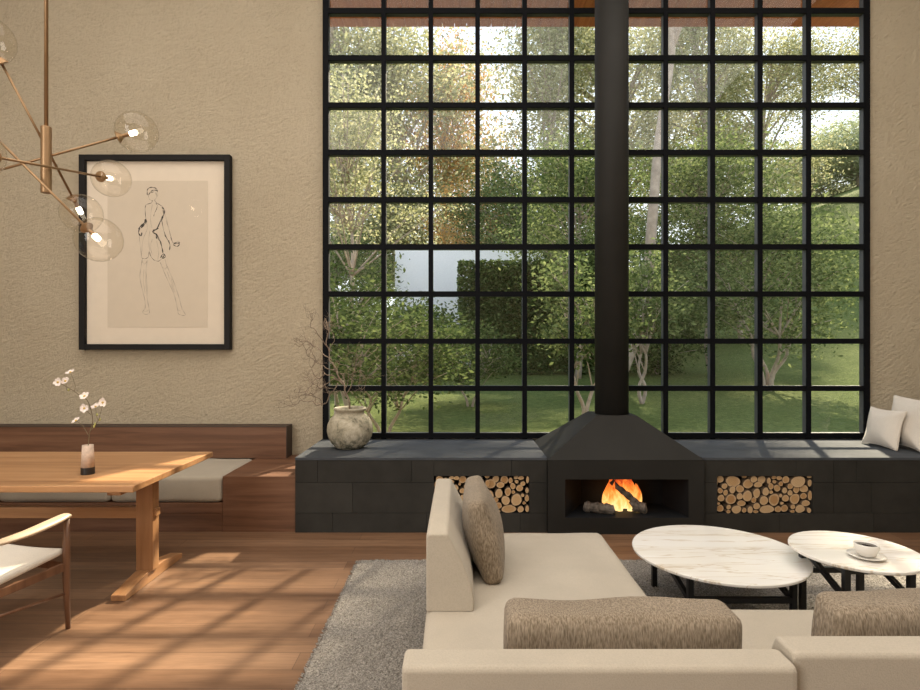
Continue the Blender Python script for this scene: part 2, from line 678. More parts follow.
M['porcelain'] = plain('porcelain', (0.78, 0.75, 0.70), 0.25, 0, 0.02)
M['coffee'] = plain('coffee', (0.012, 0.006, 0.003), 0.1, 0, 0.05)
M['brass'] = plain('brass', (0.34, 0.215, 0.115), 0.42, 0.75, 0.06)
M['bulb'] = m_emit('bulb_glow', (1.0, 0.87, 0.66), 9.0)
M['globe'] = m_glass('globe_glass', (0.985, 0.97, 0.94), 0.9)
M['pane'] = m_glass('window_glass', (0.98, 0.985, 0.98), 0.55)
M['picglass'] = m_glass('picture_glass', (0.99, 0.99, 0.985), 0.5)
M['frame'] = plain('picture_frame_wood', (0.014, 0.013, 0.013), 0.6, spec=0.15)
M['mat'] = plain('mat_board', (0.76, 0.665, 0.555), 0.9, 0, 0.02)
M['print'] = plain('print_paper', (0.655, 0.565, 0.46), 0.9, 0, 0.02)
M['ink'] = plain('ink', (0.035, 0.03, 0.03), 0.9, 0, 0.1)
M['ink_soft'] = plain('ink_soft', (0.30, 0.25, 0.20), 0.9, 0, 0.1)
M['twig'] = plain('twig_bark', (0.21, 0.155, 0.115), 0.9, 0, 0.25, 30)
M['stem'] = plain('stem_bark', (0.17, 0.13, 0.075), 0.9, 0, 0.2, 40)
M['petal'] = plain('petal', (0.84, 0.74, 0.69), 0.8, 0, 0.04)
M['stamen'] = plain('stamen', (0.60, 0.42, 0.10), 0.8)
M['bud'] = plain('bud', (0.42, 0.40, 0.14), 0.8)
M['vase_stone'] = plain('vase_stone', (0.56, 0.43, 0.34), 0.75, 0, 0.18, 45)
M['vase_black'] = plain('vase_black', (0.012, 0.012, 0.013), 0.35)
M['bark'] = plain('bark', (0.13, 0.085, 0.05), 0.95, 0, 0.35, 14, 0.4)
M['cut'] = m_cut()
M['char'] = plain('charred_wood', (0.15, 0.125, 0.105), 0.9, 0, 0.75, 26, 1.0)
M['flame'] = m_flame()
M['lawn'] = m_lawn()
M['trunk'] = plain('tree_bark', (0.36, 0.29, 0.225), 0.95, 0, 0.25, 6, 0.4)
M['soffit'] = wood('soffit_boards', (0.34, 0.09, 0.04), (0.46, 0.14, 0.06), (0.55, 0.20, 0.09), 'Y', 0.5)
M['white_wall'] = plain('white_render', (0.88, 0.87, 0.86), 0.9, 0, 0.03)
M['leaf_olive'] = m_leaf('leaf_olive', [(0.20, 0.21, 0.09), (0.38, 0.38, 0.19), (0.60, 0.57, 0.36)], 0.5)
M['leaf_green'] = m_leaf('leaf_green', [(0.055, 0.085, 0.026), (0.13, 0.17, 0.06), (0.27, 0.31, 0.125)], 0.45)
M['leaf_dark'] = m_leaf('leaf_dark', [(0.035, 0.058, 0.018), (0.085, 0.125, 0.038), (0.19, 0.235, 0.085)], 0.35)
M['leaf_autumn'] = m_leaf('leaf_autumn', [(0.42, 0.22, 0.07), (0.56, 0.34, 0.12), (0.58, 0.46, 0.24)], 0.45)
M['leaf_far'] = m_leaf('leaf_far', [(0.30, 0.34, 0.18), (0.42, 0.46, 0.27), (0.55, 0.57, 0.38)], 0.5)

YW = 5.44      # wall face
YH = 4.515     # front of the stone hearth

# ------------------------------------------------------------------ room shell
XL, XR, YB, ZC = -6.2, 4.75, -4.0, 6.0
WX0, WX1, WZ0, WZ1 = -1.319, 3.928, 0.605, 5.175
b = MB(); b.box(XL - .3, XR + .3, YB - .3, YW + .3, -0.2, 0.0)
tag(b.build('floor', M['floor']), 'reddish brown wooden floor boards', kind='structure')
b = MB(); b.box(XL - .3, XR + .3, YB - .3, YW + .3, ZC, ZC + .2)
tag(b.build('ceiling', M['ceiling']), kind='structure')
b = MB()
b.box(XL - .3, WX0, YW, YW + .07, 0, ZC)
b.box(WX1, XR + .3, YW, YW + .07, 0, ZC)
b.box(WX0, WX1, YW, YW + .07, 0, WZ0)
b.box(WX0, WX1, YW, YW + .07, WZ1, ZC)
tag(b.build('wall_back', M['plaster']), kind='structure')
b = MB(); b.box(XL - .3, XL, YB, YW, 0, ZC)
tag(b.build('wall_left', M['plaster']), kind='structure')
b = MB(); b.box(XR, XR + .3, YB, YW, 0, ZC)
tag(b.build('wall_right', M['plaster']), kind='structure')
b = MB(); b.box(XL, XR, YB - .3, YB, 0, ZC)
tag(b.build('wall_rear', M['plaster']), kind='structure')

# window: black steel grid, 11 columns of panes
win = thing('window_1', (1.3, 5.41, WZ0), 'tall black steel grid window', None, kind='structure')
cu = [325.5, 383.5, 430.8, 477.6, 524.8, 572, 619, 666, 713, 760.5, 809, 867.3]
Y0, Y1 = 5.38, 5.442
gx = [(u - 460) * Y0 / 565 for u in cu]
gz = [0.636 + 0.4502 * k for k in range(11)]
b = MB()
ob = MB()
for i, x in enumerate(gx):
    w = 0.056 if i in (0, len(gx) - 1) else 0.044
    b.box(x - w / 2, x + w / 2, Y0, 5.394, 0.606, 5.17)
    ob.box(x - w / 2 + .001, x + w / 2 - .001, 5.394, 5.452, 0.606, 5.17)
for k, z in enumerate(gz):
    h = 0.05
    b.box(gx[0] - .027, gx[-1] + .027, Y0 + .002, 5.393, z - h / 2, z + h / 2)
    ob.box(gx[0] - .026, gx[-1] + .026, 5.395, 5.450, z - h / 2 + .001, z + h / 2 - .001)
b.build('muntin_grid', M['muntin'], win)
ob.build('bar_sides_lit', M['bar_lit'], win)  # rear depth of the bars, greyed as if lit from outside
b = MB()
for i in range(len(gx) - 1):
    for k in range(10):
        b.box(gx[i] + .02, gx[i + 1] - .02, 5.424, 5.430, gz[k] + .02, gz[k + 1] - .02)
b.build('glass_pane', M['pane'], win)

# wooden eave outside
b = MB()
for i in range(70):
    x = -3.0 + i * 0.14
    b.box(x, x + 0.135, 5.76, 6.5, 5.16, 5.2)
b.box(-3.0, 6.8, 6.46, 6.5, 5.2, 5.42)
b.box(-3.0, 6.8, 5.76, 6.5, 5.2, 5.24)
tag(b.build('soffit_boards', M['soffit']), 'reddish wooden eave boards above the window', kind='structure')

# ------------------------------------------------------------------ stone hearth, left and right
def tiles(mb, x0, x1, zs, hole, rnd):
    g = 0.0014
    for z0, z1 in zip(zs[:-1], zs[1:]):
        x = x0
        while x < x1 - 1e-4:
            w = rnd.choice([0.18, 0.30, 0.46, 0.62, 0.75])
            xe = x + w
            if x1 - xe < 0.12:
                xe = x1
            rects = [(x + g, xe - g, z0 + g, z1 - g)]
            hx0, hx1, hz0, hz1 = hole
            out = []
            for a, c, d, e in rects:
                if a >= hx1 or c <= hx0 or d >= hz1 or e <= hz0:
                    out.append((a, c, d, e)); continue
                if a < hx0: out.append((a, hx0, d, e))
                if c > hx1: out.append((hx1, c, d, e))
                ca, cc = max(a, hx0), min(c, hx1)
                if d < hz0: out.append((ca, cc, d, hz0))
                if e > hz1: out.append((ca, cc, hz1, e))
            for a, c, d, e in out:
                if c - a > 0.004 and e - d > 0.004:
                    mb.box(a, c, YH, YH + 0.012, d, e)
            x = xe


def hearth(x0, x1, hole, label, seed):
    th = thing('stone_hearth', ((x0 + x1) / 2, 5.0, 0), label, 'hearth', 'stone hearth bench')
    hx0, hx1, hz0, hz1 = hole
    yf, yb, zt = YH + 0.012, YW - 0.002, 0.580
    c = MB()
    c.box(x0, hx0, yf, yb, 0, zt)
    c.box(hx1, x1, yf, yb, 0, zt)
    c.box(hx0, hx1, yf, yb, 0, hz0)
    c.box(hx0, hx1, yf, yb, hz1, zt)
    c.box(hx0, hx1, yf + 0.42, yb, hz0, hz1)
    c.build('core', M['grout'], th)
    t = MB()
    tiles(t, x0, x1, [0.0, 0.157, 0.402, 0.5805], hole, random.Random(seed))
    t.build('tile_cladding', M['stone'], th)
    s = MB()
    rnd = random.Random(seed + 5)
    x = x0
    while x < x1 - 1e-4:
        xe = x + rnd.choice([0.8, 0.95, 1.1])
        if x1 - xe < 0.3:
            xe = x1
        s.box(x + .0008, xe - .0008, YH - .004, 5.18, 0.5805, 0.600)
        s.box(x + .0008, xe - .0008, 5.182, yb, 0.5805, 0.600)
        x = xe
    s.build('top_slab', M['slab'], th)
    n = MB()
    n.box(hx0, hx1, yf + 0.40, yf + 0.415, hz0, hz1)
    n.build('niche_lining', M['niche'], th)
    return th


HL = (-0.208, 0.5545, 0.1495, 0.453)
HR = (2.055, 2.822, 0.1495, 0.453)
hearth(-1.318, 0.695, HL, 'long dark stone hearth bench on the left of the fireplace, round ceramic jar on it', 3)
hearth(1.936, XR - .004, HR, 'long dark stone hearth bench on the right of the fireplace, white cushions on it', 11)

# ------------------------------------------------------------------ fireplace
fp = thing('fireplace', (1.32, 4.92, 0), 'black steel fireplace with pyramid hood and round flue', 'fireplace')
YF = 4.475
ox0, ox1, oz0, oz1 = 0.697, 1.934, 0.0, 0.589
ix0, ix1, iz0, iz1 = 0.832, 1.811, 0.131, 0.435
b = MB()
vs = [(ox0, YF, oz0), (ox1, YF, oz0), (ox1, YF, oz1), (ox0, YF, oz1), (ix0, YF, iz0), (ix1, YF, iz0), (ix1, YF, iz1), (ix0, YF, iz1),
      (ox0, 5.33, oz0), (ox1, 5.33, oz0), (ox1, 5.33, oz1), (ox0, 5.33, oz1)]
b.add(vs, [(0, 1, 5, 4), (1, 2, 6, 5), (2, 3, 7, 6), (3, 0, 4, 7), (0, 3, 11, 8), (1, 9, 10, 2), (8, 11, 10, 9), (0, 8, 9, 1), (3, 2, 10, 11)])
b.build('body', M['firebox'], fp)
b = MB()
YI = 4.86
bx0, bx1, bz1 = 1.04, 1.74, 0.435
vs = [(ix0, YF, iz0), (ix1, YF, iz0), (ix1, YF, iz1), (ix0, YF, iz1), (bx0, YI, iz0), (bx1, YI, iz0), (bx1, YI, bz1), (bx0, YI, bz1)]
b.add(vs, [(0, 1, 5, 4), (1, 2, 6, 5), (2, 3, 7, 6), (3, 0, 4, 7), (4, 5, 6, 7)])
b.build('fire_chamber', M['fireinner'], fp)
b = MB()
cxf, cyf = 1.32, 4.92
hb = [(ox0 - .002, YF - .002, oz1), (ox1 + .002, YF - .002, oz1), (ox1 + .002, 5.34, oz1), (ox0 - .002, 5.34, oz1)]
ht = [(cxf - .17, cyf - .16, .905), (cxf + .17, cyf - .16, .905), (cxf + .17, cyf + .16, .905), (cxf - .17, cyf + .16, .905)]
b.add(hb + ht, [(0, 1, 5, 4), (1, 2, 6, 5), (2, 3, 7, 6), (3, 0, 4, 7), (4, 5, 6, 7), (3, 2, 1, 0)])
b.build('hood', M['firebox'], fp)
b = MB()
b.lathe((cxf, cyf, 0), [(0.1435, .90), (0.1435, ZC - .001)], 40)
flue = b.build('flue_pipe', M['firebox'], fp, smooth=True)

# fire: flames and three charred logs
b = MB()
rf = random.Random(5)
for i in range(17):
    fx = 1.335 + (i - 8) * 0.0160
    fy = 4.685 + rf.uniform(-.05, .05)
    hgt = (0.40 - abs(i - 8.5) ** 2 * 0.0026) * rf.uniform(.72, 1.0)
    pts, rad = [], []
    sw = rf.uniform(-1, 1)
    for k in range(11):
        t = k / 10
        pts.append((fx + math.sin(t * 5 + sw * 3) * 0.014 * t + sw * .02 * t, fy + math.cos(t * 4 + sw) * 0.012 * t, 0.133 + hgt * t))
        rad.append(max(0.001, 0.034 * (math.sin(math.pi * (0.18 + 0.82 * t)) ** 0.8) * (1 - t * .35)))
    b.tube(pts, rad, 9, flat=(1, .6))
tag(b.build('fire', M['flame'], origin=(1.335, 4.68, 0.125), smooth=True), 'orange and yellow flames burning in the black fireplace', 'fire')


def charred(a, c, r, label, seed):
    a, c = Vector(a), Vector(c)
    rr = random.Random(seed)
    d = (c - a)
    pts = [a + d * (k / 12) + Vector((rr.uniform(-1, 1), rr.uniform(-1, 1), rr.uniform(-1, 1))) * r * .10 for k in range(13)]
    rad = [r * rr.uniform(.82, 1.12) for _ in pts]
    rad[0] *= .8
    rad[-1] *= .82
    m = MB()
    m.tube(pts, rad, 11)
    o = m.build('burning_log', M['char'], origin=(a + c) / 2)
    return tag(o, label, 'log', 'logs in the fire')


charred((1.02, 4.64, .175), (1.25, 4.585, .165), .043, 'short charred log lying level at the left foot of the flames', 1)
charred((1.455, 4.605, .20), (1.25, 4.67, .375), .026, 'charred log leaning up and left through the middle of the flames', 2)
charred((1.515, 4.59, .172), (1.40, 4.625, .185), .045, 'stubby charred log at the right foot of the flames', 3)

# ------------------------------------------------------------------ firewood
LOGS = [(163,110,28,27),(260,120,55,42),(350,94,18,9),(418,108,25,25),(482,112,30,30),(530,122,15,22),(572,98,18,13),(610,102,22,15),(660,112,27,27),(755,120,55,42),(845,94,18,9),
(140,148,9,13),(378,150,36,36),(452,155,30,22),(577,132,15,13),(625,147,18,18),(848,142,16,26),
(195,166,22,20),(160,200,20,20),(204,216,18,22),(252,192,23,27),(312,186,31,28),(440,220,26,36),(510,208,23,32),(548,166,20,24),(600,182,25,25),(551,211,14,13),(658,200,20,22),(695,166,22,20),(698,217,18,22),(745,192,23,27),(805,187,31,28),(849,238,15,38),
(168,258,25,26),(240,264,38,39),(308,243,24,24),(367,240,33,42),(418,272,20,21),(492,274,32,33),(575,270,40,45),(623,238,13,14),(663,259,25,26),(735,264,38,39),(803,243,24,24),
(145,297,11,9),(325,298,33,22),(635,297,14,11),(820,298,33,22),
(162,337,29,26),(225,325,17,18),(223,360,16,12),(283,344,36,30),(343,349,16,19),(388,346,19,27),(437,317,26,24),(432,360,20,11),(518,344,56,30),(608,344,24,24),(657,337,27,26),(720,325,17,18),(718,360,16,12),(778,344,36,30),(838,349,16,19)]


def log_mesh(seed):
    rr = random.Random(seed)
    m = MB()
    n = 16
    ph = [rr.uniform(0, 6.3) for _ in range(3)]
    prof = [1 + .05 * math.sin(2 * 2 * math.pi * k / n + ph[0]) + .035 * math.sin(3 * 2 * math.pi * k / n + ph[1]) + rr.uniform(-.02, .02) for k in range(n)]
    front, mid, back = [], [], []
    for k in range(n):
        a = 2 * math.pi * k / n
        r = prof[k]
        front.append((math.cos(a) * r * .93, 0, math.sin(a) * r * .93))
        mid.append((math.cos(a) * r, 0.002, math.sin(a) * r))
        back.append((math.cos(a) * r, 0.30, math.sin(a) * r))
    vs = front + mid + back
    fs = []
    m.add(vs, [tuple(range(n - 1, -1, -1))], 1)
    base = 0
    for k in range(n):
        k2 = (k + 1) % n
        m.f.append((n + k, n + k2, k2, k)); m.mi.append(0)
        m.f.append((2 * n + k, 2 * n + k2, n + k2, n + k)); m.mi.append(0)
    m.f.append(tuple(2 * n + k for k in range(n))); m.mi.append(0)
    # front cap bevelled slightly
    return m


log_protos = []
ORDN = ['first', 'second', 'third', 'fourth', 'fifth', 'sixth', 'seventh', 'eighth', 'ninth', 'tenth', 'eleventh', 'twelfth', 'thirteenth',
        'fourteenth', 'fifteenth', 'sixteenth', 'seventeenth', 'eighteenth']
ROWS = [(0, 126, 'top'), (126, 175, 'second'), (175, 228, 'third'), (228, 280, 'fourth'), (280, 312, 'fifth'), (312, 999, 'bottom')]


def place_logs(hole, x_min, x_max, shift, side):
    hx0, hx1, hz0, hz1 = hole
    sx = (hx1 - hx0) / (x_max - x_min)
    sz = (hz1 - hz0) / 290.0
    items = []
    seen = set()
    src = [(x + dx, y, rx, ry) for dx in ((0,) if shift == 0 else (shift, shift - 495)) for x, y, rx, ry in LOGS]
    for x, y, rx, ry in src:
        if x - 6 < x_min or x + 6 > x_max:
            continue
        key = (round(x / 9), round(y / 9))
        if any(abs(x - k[0]) < 14 and abs(y - k[1]) < 14 for k in seen):
            continue
        seen.add((x, y))
        items.append((x, y, rx, ry))
    for z0, z1, rn in ROWS:
        row = sorted([i for i in items if z0 <= i[1] < z1])
        for q, (x, y, rx, ry) in enumerate(row):
            wx = hx0 + (x - x_min) * sx
            wz = hz1 - (y - 85) * sz
            ax, az = rx * sx * 1.07, ry * sz * 1.07
            ax = min(ax, wx - hx0 - .002, hx1 - wx - .002) if min(wx - hx0, hx1 - wx) > .012 else ax * .6
            wz = min(max(wz, hz0 + az + .001), hz1 - az - .001)
            wx = min(max(wx, hx0 + ax + .001), hx1 - ax - .001)
            i = R.randrange(6)
            if len(log_protos) < 6:
                o = log_mesh(100 + len(log_protos)).build('firewood_log', [M['bark'], M['cut']])
                log_protos.append(o)
            else:
                o = log_protos[i].copy()
                COL.objects.link(o)
            o.location = (wx, YH + R.uniform(.004, .022), wz)
            o.scale = (max(ax, .006), 1, max(az, .006))
            big = rx * ry
            size = 'thick' if big > 1300 else ('slim' if big < 420 else 'round')
            tag(o, f'{size} firewood log, {ORDN[q]} from the left in the {rn} row of the {side} niche', 'firewood log',
                f'firewood in the {side} niche')


place_logs(HR, 132.0, 866.0, 0, 'right')
place_logs(HL, 30.0, 760.0, 87, 'left')

# ------------------------------------------------------------------ built-in wooden bench
bn = thing('wooden_bench', (-3.9, 5.0, 0), 'long dark wooden wall bench with low back panel under the framed drawing', 'bench')
b = MB()
b.box(XL + .004, -1.908, 4.540, YW - .003, 0, 0.15)
b.box(XL + .004, -1.908, 4.535, YW - .003, 0.1505, 0.232)
b.build('base', M['bench'], bn, bevel=.002)
b = MB(); b.box(-1.906, -1.322, 4.535, YW - .003, 0, 0.445)
b.build('end_block', M['bench'], bn, bevel=.002)
b = MB(); b.box(XL + .004, -1.62, 5.27, YW - .003, 0.4455, 0.735)
b.build('back_panel', M['bench'], bn)
b = MB(); b.box(XL + .004, -1.615, 5.265, YW - .004, 0.735, 0.742); b.box(-1.62, -1.615, 5.265, YW - .004, 0.4455, 0.735)
b.build('panel_dark_rim', M['bench_dark'], bn)  # darker wood tone over the panel's top and end
names = ['grey bench cushion beside the wooden end block, behind the dining table leg',
         'grey bench cushion in the middle of the run, behind the dining table top',
         'grey bench cushion past the armchair, mostly cut off by the picture edge']
xr = -1.909
for i in range(3):
    b = MB()
    b.soft((xr - .452, 4.900, .3395), (.898, .73, .213), r=.035, puff=(0.004, .006, .006), n=16, noise=.002, seed=i)
    o = b.build('bench_cushion', M['bench_fabric'], origin=(xr - .452, 4.900, .233), smooth=True)
    tag(o, names[i], 'cushion', 'bench seat cushions')
    xr -= .906

# ------------------------------------------------------------------ dining table
dt = thing('dining_table', (-3.0, 3.65, 0), 'long oak trestle dining table with a sunlit end', 'table')
TZ = 0.716
b = MB(); b.box(-4.35, -1.816, 3.14, 4.155, TZ - .037, TZ)
b.build('table_top', M['oak'], dt, bevel=.004)
for cx in (-1.998, -4.05):
    b = MB()
    b.box(cx - .053, cx + .053, 3.575, 3.652, .07, TZ - .086)
    b.build('leg', M['oak_v'], dt, bevel=.003)
    b = MB()
    prof = [(-.345, .0), (-.345, .035), (-.20, .058), (-.10, .075), (.10, .075), (.20, .058), (.335, .035), (.335, 0.0)]
    n = len(prof)
    vs = [(cx - .004 + s * .043, 3.65 + y, z) for s in (-1, 1) for y, z in prof]
    b.add(vs, [tuple(range(n)), tuple(range(2 * n - 1, n - 1, -1))] + [(i, i + n, (i + 1) % n + n, (i + 1) % n) for i in range(n)])
    b.build('foot', M['oak_y'], dt, bevel=.004)
    b = MB(); b.box(cx - .04, cx + .04, 3.26, 4.04, TZ - .085, TZ - .038)
    b.build('top_bearer', M['oak_y'], dt, bevel=.003)
    b = MB(); b.box(cx + .0535, cx + .068, 3.59, 3.64, .412, .458)
    b.build('tenon', M['oak'], dt, bevel=.002)
b = MB(); b.box(-3.996, -2.052, 3.585, 3.64, .400, .470)
b.build('stretcher', M['oak'], dt, bevel=.004)

# small vase with a blossom twig
VX, VY = -2.262, 3.434
vz = thing('bud_vase', (VX, VY, TZ), 'small tapered stone vase with black foot on the dining table', 'vase')
b = MB(); b.lathe((VX, VY, TZ + .0005), [(.036, 0), (.038, .002), (.0372, .042)], 28)
b.build('base', M['vase_black'], vz, smooth=False)
b = MB(); b.lathe((VX, VY, TZ), [(.0370, .043), (.0300, .177), (.0265, .177), (.028, .06), (.001, .06)], 28)
b.build('body', M['vase_stone'], vz, smooth=True)
fb = thing('blossom_twig', (VX, VY, TZ + .07), 'thin twig of white blossom standing in the small stone vase', 'flowers')


def cp(x, y, dy=0.0):
    return px(30 + x / 5.307, 360 + y / 5.307, VY + dy)


stems = [([(305, 560), (310, 445), (318, 380), (333, 330), (325, 270), (302, 212), (262, 187), (235, 166), (190, 140), (155, 122)], 0.0),
         ([(235, 166), (240, 140), (233, 112), (218, 74)], .01), ([(318, 380), (345, 345), (362, 322), (372, 290), (386, 240)], -.02),
         ([(310, 400), (290, 365), (268, 338), (248, 327)], .02), ([(262, 187), (285, 200), (292, 196)], -.02), ([(325, 290), (305, 275), (290, 260)], -.03),
         ([(362, 322), (352, 290), (350, 254)], .03), ([(208, 150), (196, 160), (190, 118)], .02)]
b = MB()
for pts, dy in stems:
    n = len(pts)
    P = catmull([cp(x, y, dy * i / max(1, n - 1)) for i, (x, y) in enumerate(pts)], 4)
    r0 = .0030 if n > 6 else .0019
    b.tube(P, [r0 * (1 - .55 * i / len(P)) for i in range(len(P))], 6)
b.build('stem', M['stem'], fb, smooth=True)
for i, (x, y, dy, fl) in enumerate([(216, 68, .01, .3), (150, 118, 0, .9), (190, 113, .02, .6), (290, 193, -.02, .6), (388, 226, -.02, .9), (290, 256, -.03, .9), (350, 250, .03, .35), (246, 324, .02, .35)]):
    c = cp(x, y, dy)
    rr = random.Random(i)
    q = Euler((math.radians(-90 * fl + rr.uniform(-15, 15)), rr.uniform(-.5, .5), rr.uniform(0, 6.28)), 'XYZ').to_matrix()
    q = Euler((math.radians(90 * fl), rr.uniform(-.4, .4), 0)).to_matrix()
    s = MB(); p = MB()
    for k in range(6):
        a = 2 * math.pi * k / 6 + rr.uniform(-.15, .15)
        d = Vector((math.cos(a), math.sin(a), 0)); e = Vector((-math.sin(a), math.cos(a), 0))
        L = .027 * rr.uniform(.85, 1.1)
        ring = []
        for t, w, up in [(0.08, .15, 0), (.45, .36, .12), (.8, .36, .30), (1.0, .12, .36)]:
            ring.append((d * L * t + e * L * w + Vector((0, 0, L * up)), d * L * t - e * L * w + Vector((0, 0, L * up))))
        vs = [c + q @ (pt + Vector((0, 0, off))) for off in (0, .0012) for pair in ring for pt in pair]
        fs = []
        for off in (0, 8):
            for j in range(3):
                fs.append((off + 2 * j, off + 2 * j + 1, off + 2 * j + 3, off + 2 * j + 2))
        p.add(vs, fs)
    fo = p.build('flower', M['petal'], fb)
    s.sphere(c + q @ Vector((0, 0, .004)), .0065, 8, 6)
    s.build('stamen', M['stamen'], fo, smooth=True)
for i, (x, y) in enumerate([(340, 352), (370, 315), (356, 290), (345, 340), (205, 158)]):
    s = MB(); s.sphere(cp(x, y, -.005), .0062, 8, 6, sc=(1, 1, 1.5))
    s.build('bud', M['bud'], fb, smooth=True)

# ------------------------------------------------------------------ dining chair (local coordinates, front = +Y)
CH = Vector((.252, .968, 0)).normalized()
CR = Vector((CH.y, -CH.x, 0))
fr = Vector((-2.075, 2.985, 0))
root = fr - CR * .285 - CH * .24
ch = thing('armchair', root, 'wooden armchair with cream seat pulled up to the dining table', 'chair', rz=math.atan2(-CH.x, CH.y))
for sx in (-1, 1):
    b = MB()
    b.tube([(sx * .285, .245, .0), (sx * .283, .238, .20), (sx * .283, .236, .36), (sx * .284, .238, .592)], [.0115, .016, .019, .0145], 12)
    b.build('leg', M['chair_wood'], ch, local=True, smooth=True)
    b = MB()
    b.tube([(sx * .262, -.30, .0), (sx * .262, -.25, .22), (sx * .262, -.245, .36), (sx * .258, -.27, .58), (sx * .25, -.335, .80)], [.0115, .016, .019, .017, .012], 12)
    b.build('leg', M['chair_wood'], ch, local=True, smooth=True)
    b = MB(); b.bar((sx * .278, .232, .333), (sx * .262, -.24, .325), .022, .042)
    b.build('side_rail', M['chair_wood'], ch, local=True, bevel=.003)
    b = MB(); b.tube([(sx * .281, .236, .19), (sx * .262, -.25, .235)], .008, 8)
    b.build('side_stretcher', M['chair_wood'], ch, local=True, smooth=True)
    b = MB()
    P = catmull([(sx * .284, .250, .588), (sx * .285, .236, .600), (sx * .296, .15, .592), (sx * .302, 0, .578), (sx * .290, -.15, .575), (sx * .262, -.278, .582)], 6)
    wd = [.013 + .016 * math.sin(math.pi * min(1, i / (len(P) - 1) * 1.05)) for i in range(len(P))]
    b.tube(P, wd, 12, flat=(1.15, .55))
    b.build('armrest', M['chair_arm_lit'], ch, local=True, smooth=True)
b = MB(); b.bar((-.275, .236, .333), (.275, .236, .333), .022, .042); b.bar((-.26, -.245, .325), (.26, -.245, .325), .022, .042)
b.build('cross_rail', M['chair_wood'], ch, local=True, bevel=.003)
b = MB()


def seat_tap(p, uvw):
    p.z += -.05 * (0.5 - uvw[1] / 2) + .012 * uvw[0] ** 2
    return p


b.soft((0, -.005, .398), (.535, .50, .040), r=.02, puff=(0, 0, -.008), n=16, taper=seat_tap)
b.build('seat', M['chair_fabric'], ch, local=True, smooth=True)
b = MB()


def back_tap(p, uvw):
    p.y += .05 * uvw[0] ** 2 - .045 * uvw[2]
    return p


b.soft((0, -.315, .66), (.475, .035, .30), r=.016, n=14, taper=back_tap)
b.build('backrest', M['chair_fabric'], ch, local=True, smooth=True)

# ------------------------------------------------------------------ framed drawing
pf = thing('framed_drawing', (-2.9, YW, 1.454), 'large black framed ink sketch of a figure on the plaster wall', 'picture')
fx0, fx1, fz0, fz1, fy = -3.627, -2.19, 1.454, 3.313, 5.37
w = .055
b = MB()
for a in [(fx0, fx0 + w, fz0, fz1), (fx1 - w, fx1, fz0, fz1), (fx0 + w, fx1 - w, fz0, fz0 + w), (fx0 + w, fx1 - w, fz1 - w, fz1)]:
    b.box(a[0], a[1], fy, YW - .002, a[2], a[3])
b.build('frame', M['frame'], pf, bevel=.004)
b = MB(); b.box(fx0 + w, fx1 - w, 5.41, 5.43, fz0 + w, fz1 - w)
b.build('mat_board', M['mat'], pf)
YP = 5.409
sc = YP / 565


def pp(x, y):
    """pixel inside the drawing crop -> point on the paper"""
    return px(120 + x / 4.929, 180 + y / 4.929, YP - .0012)


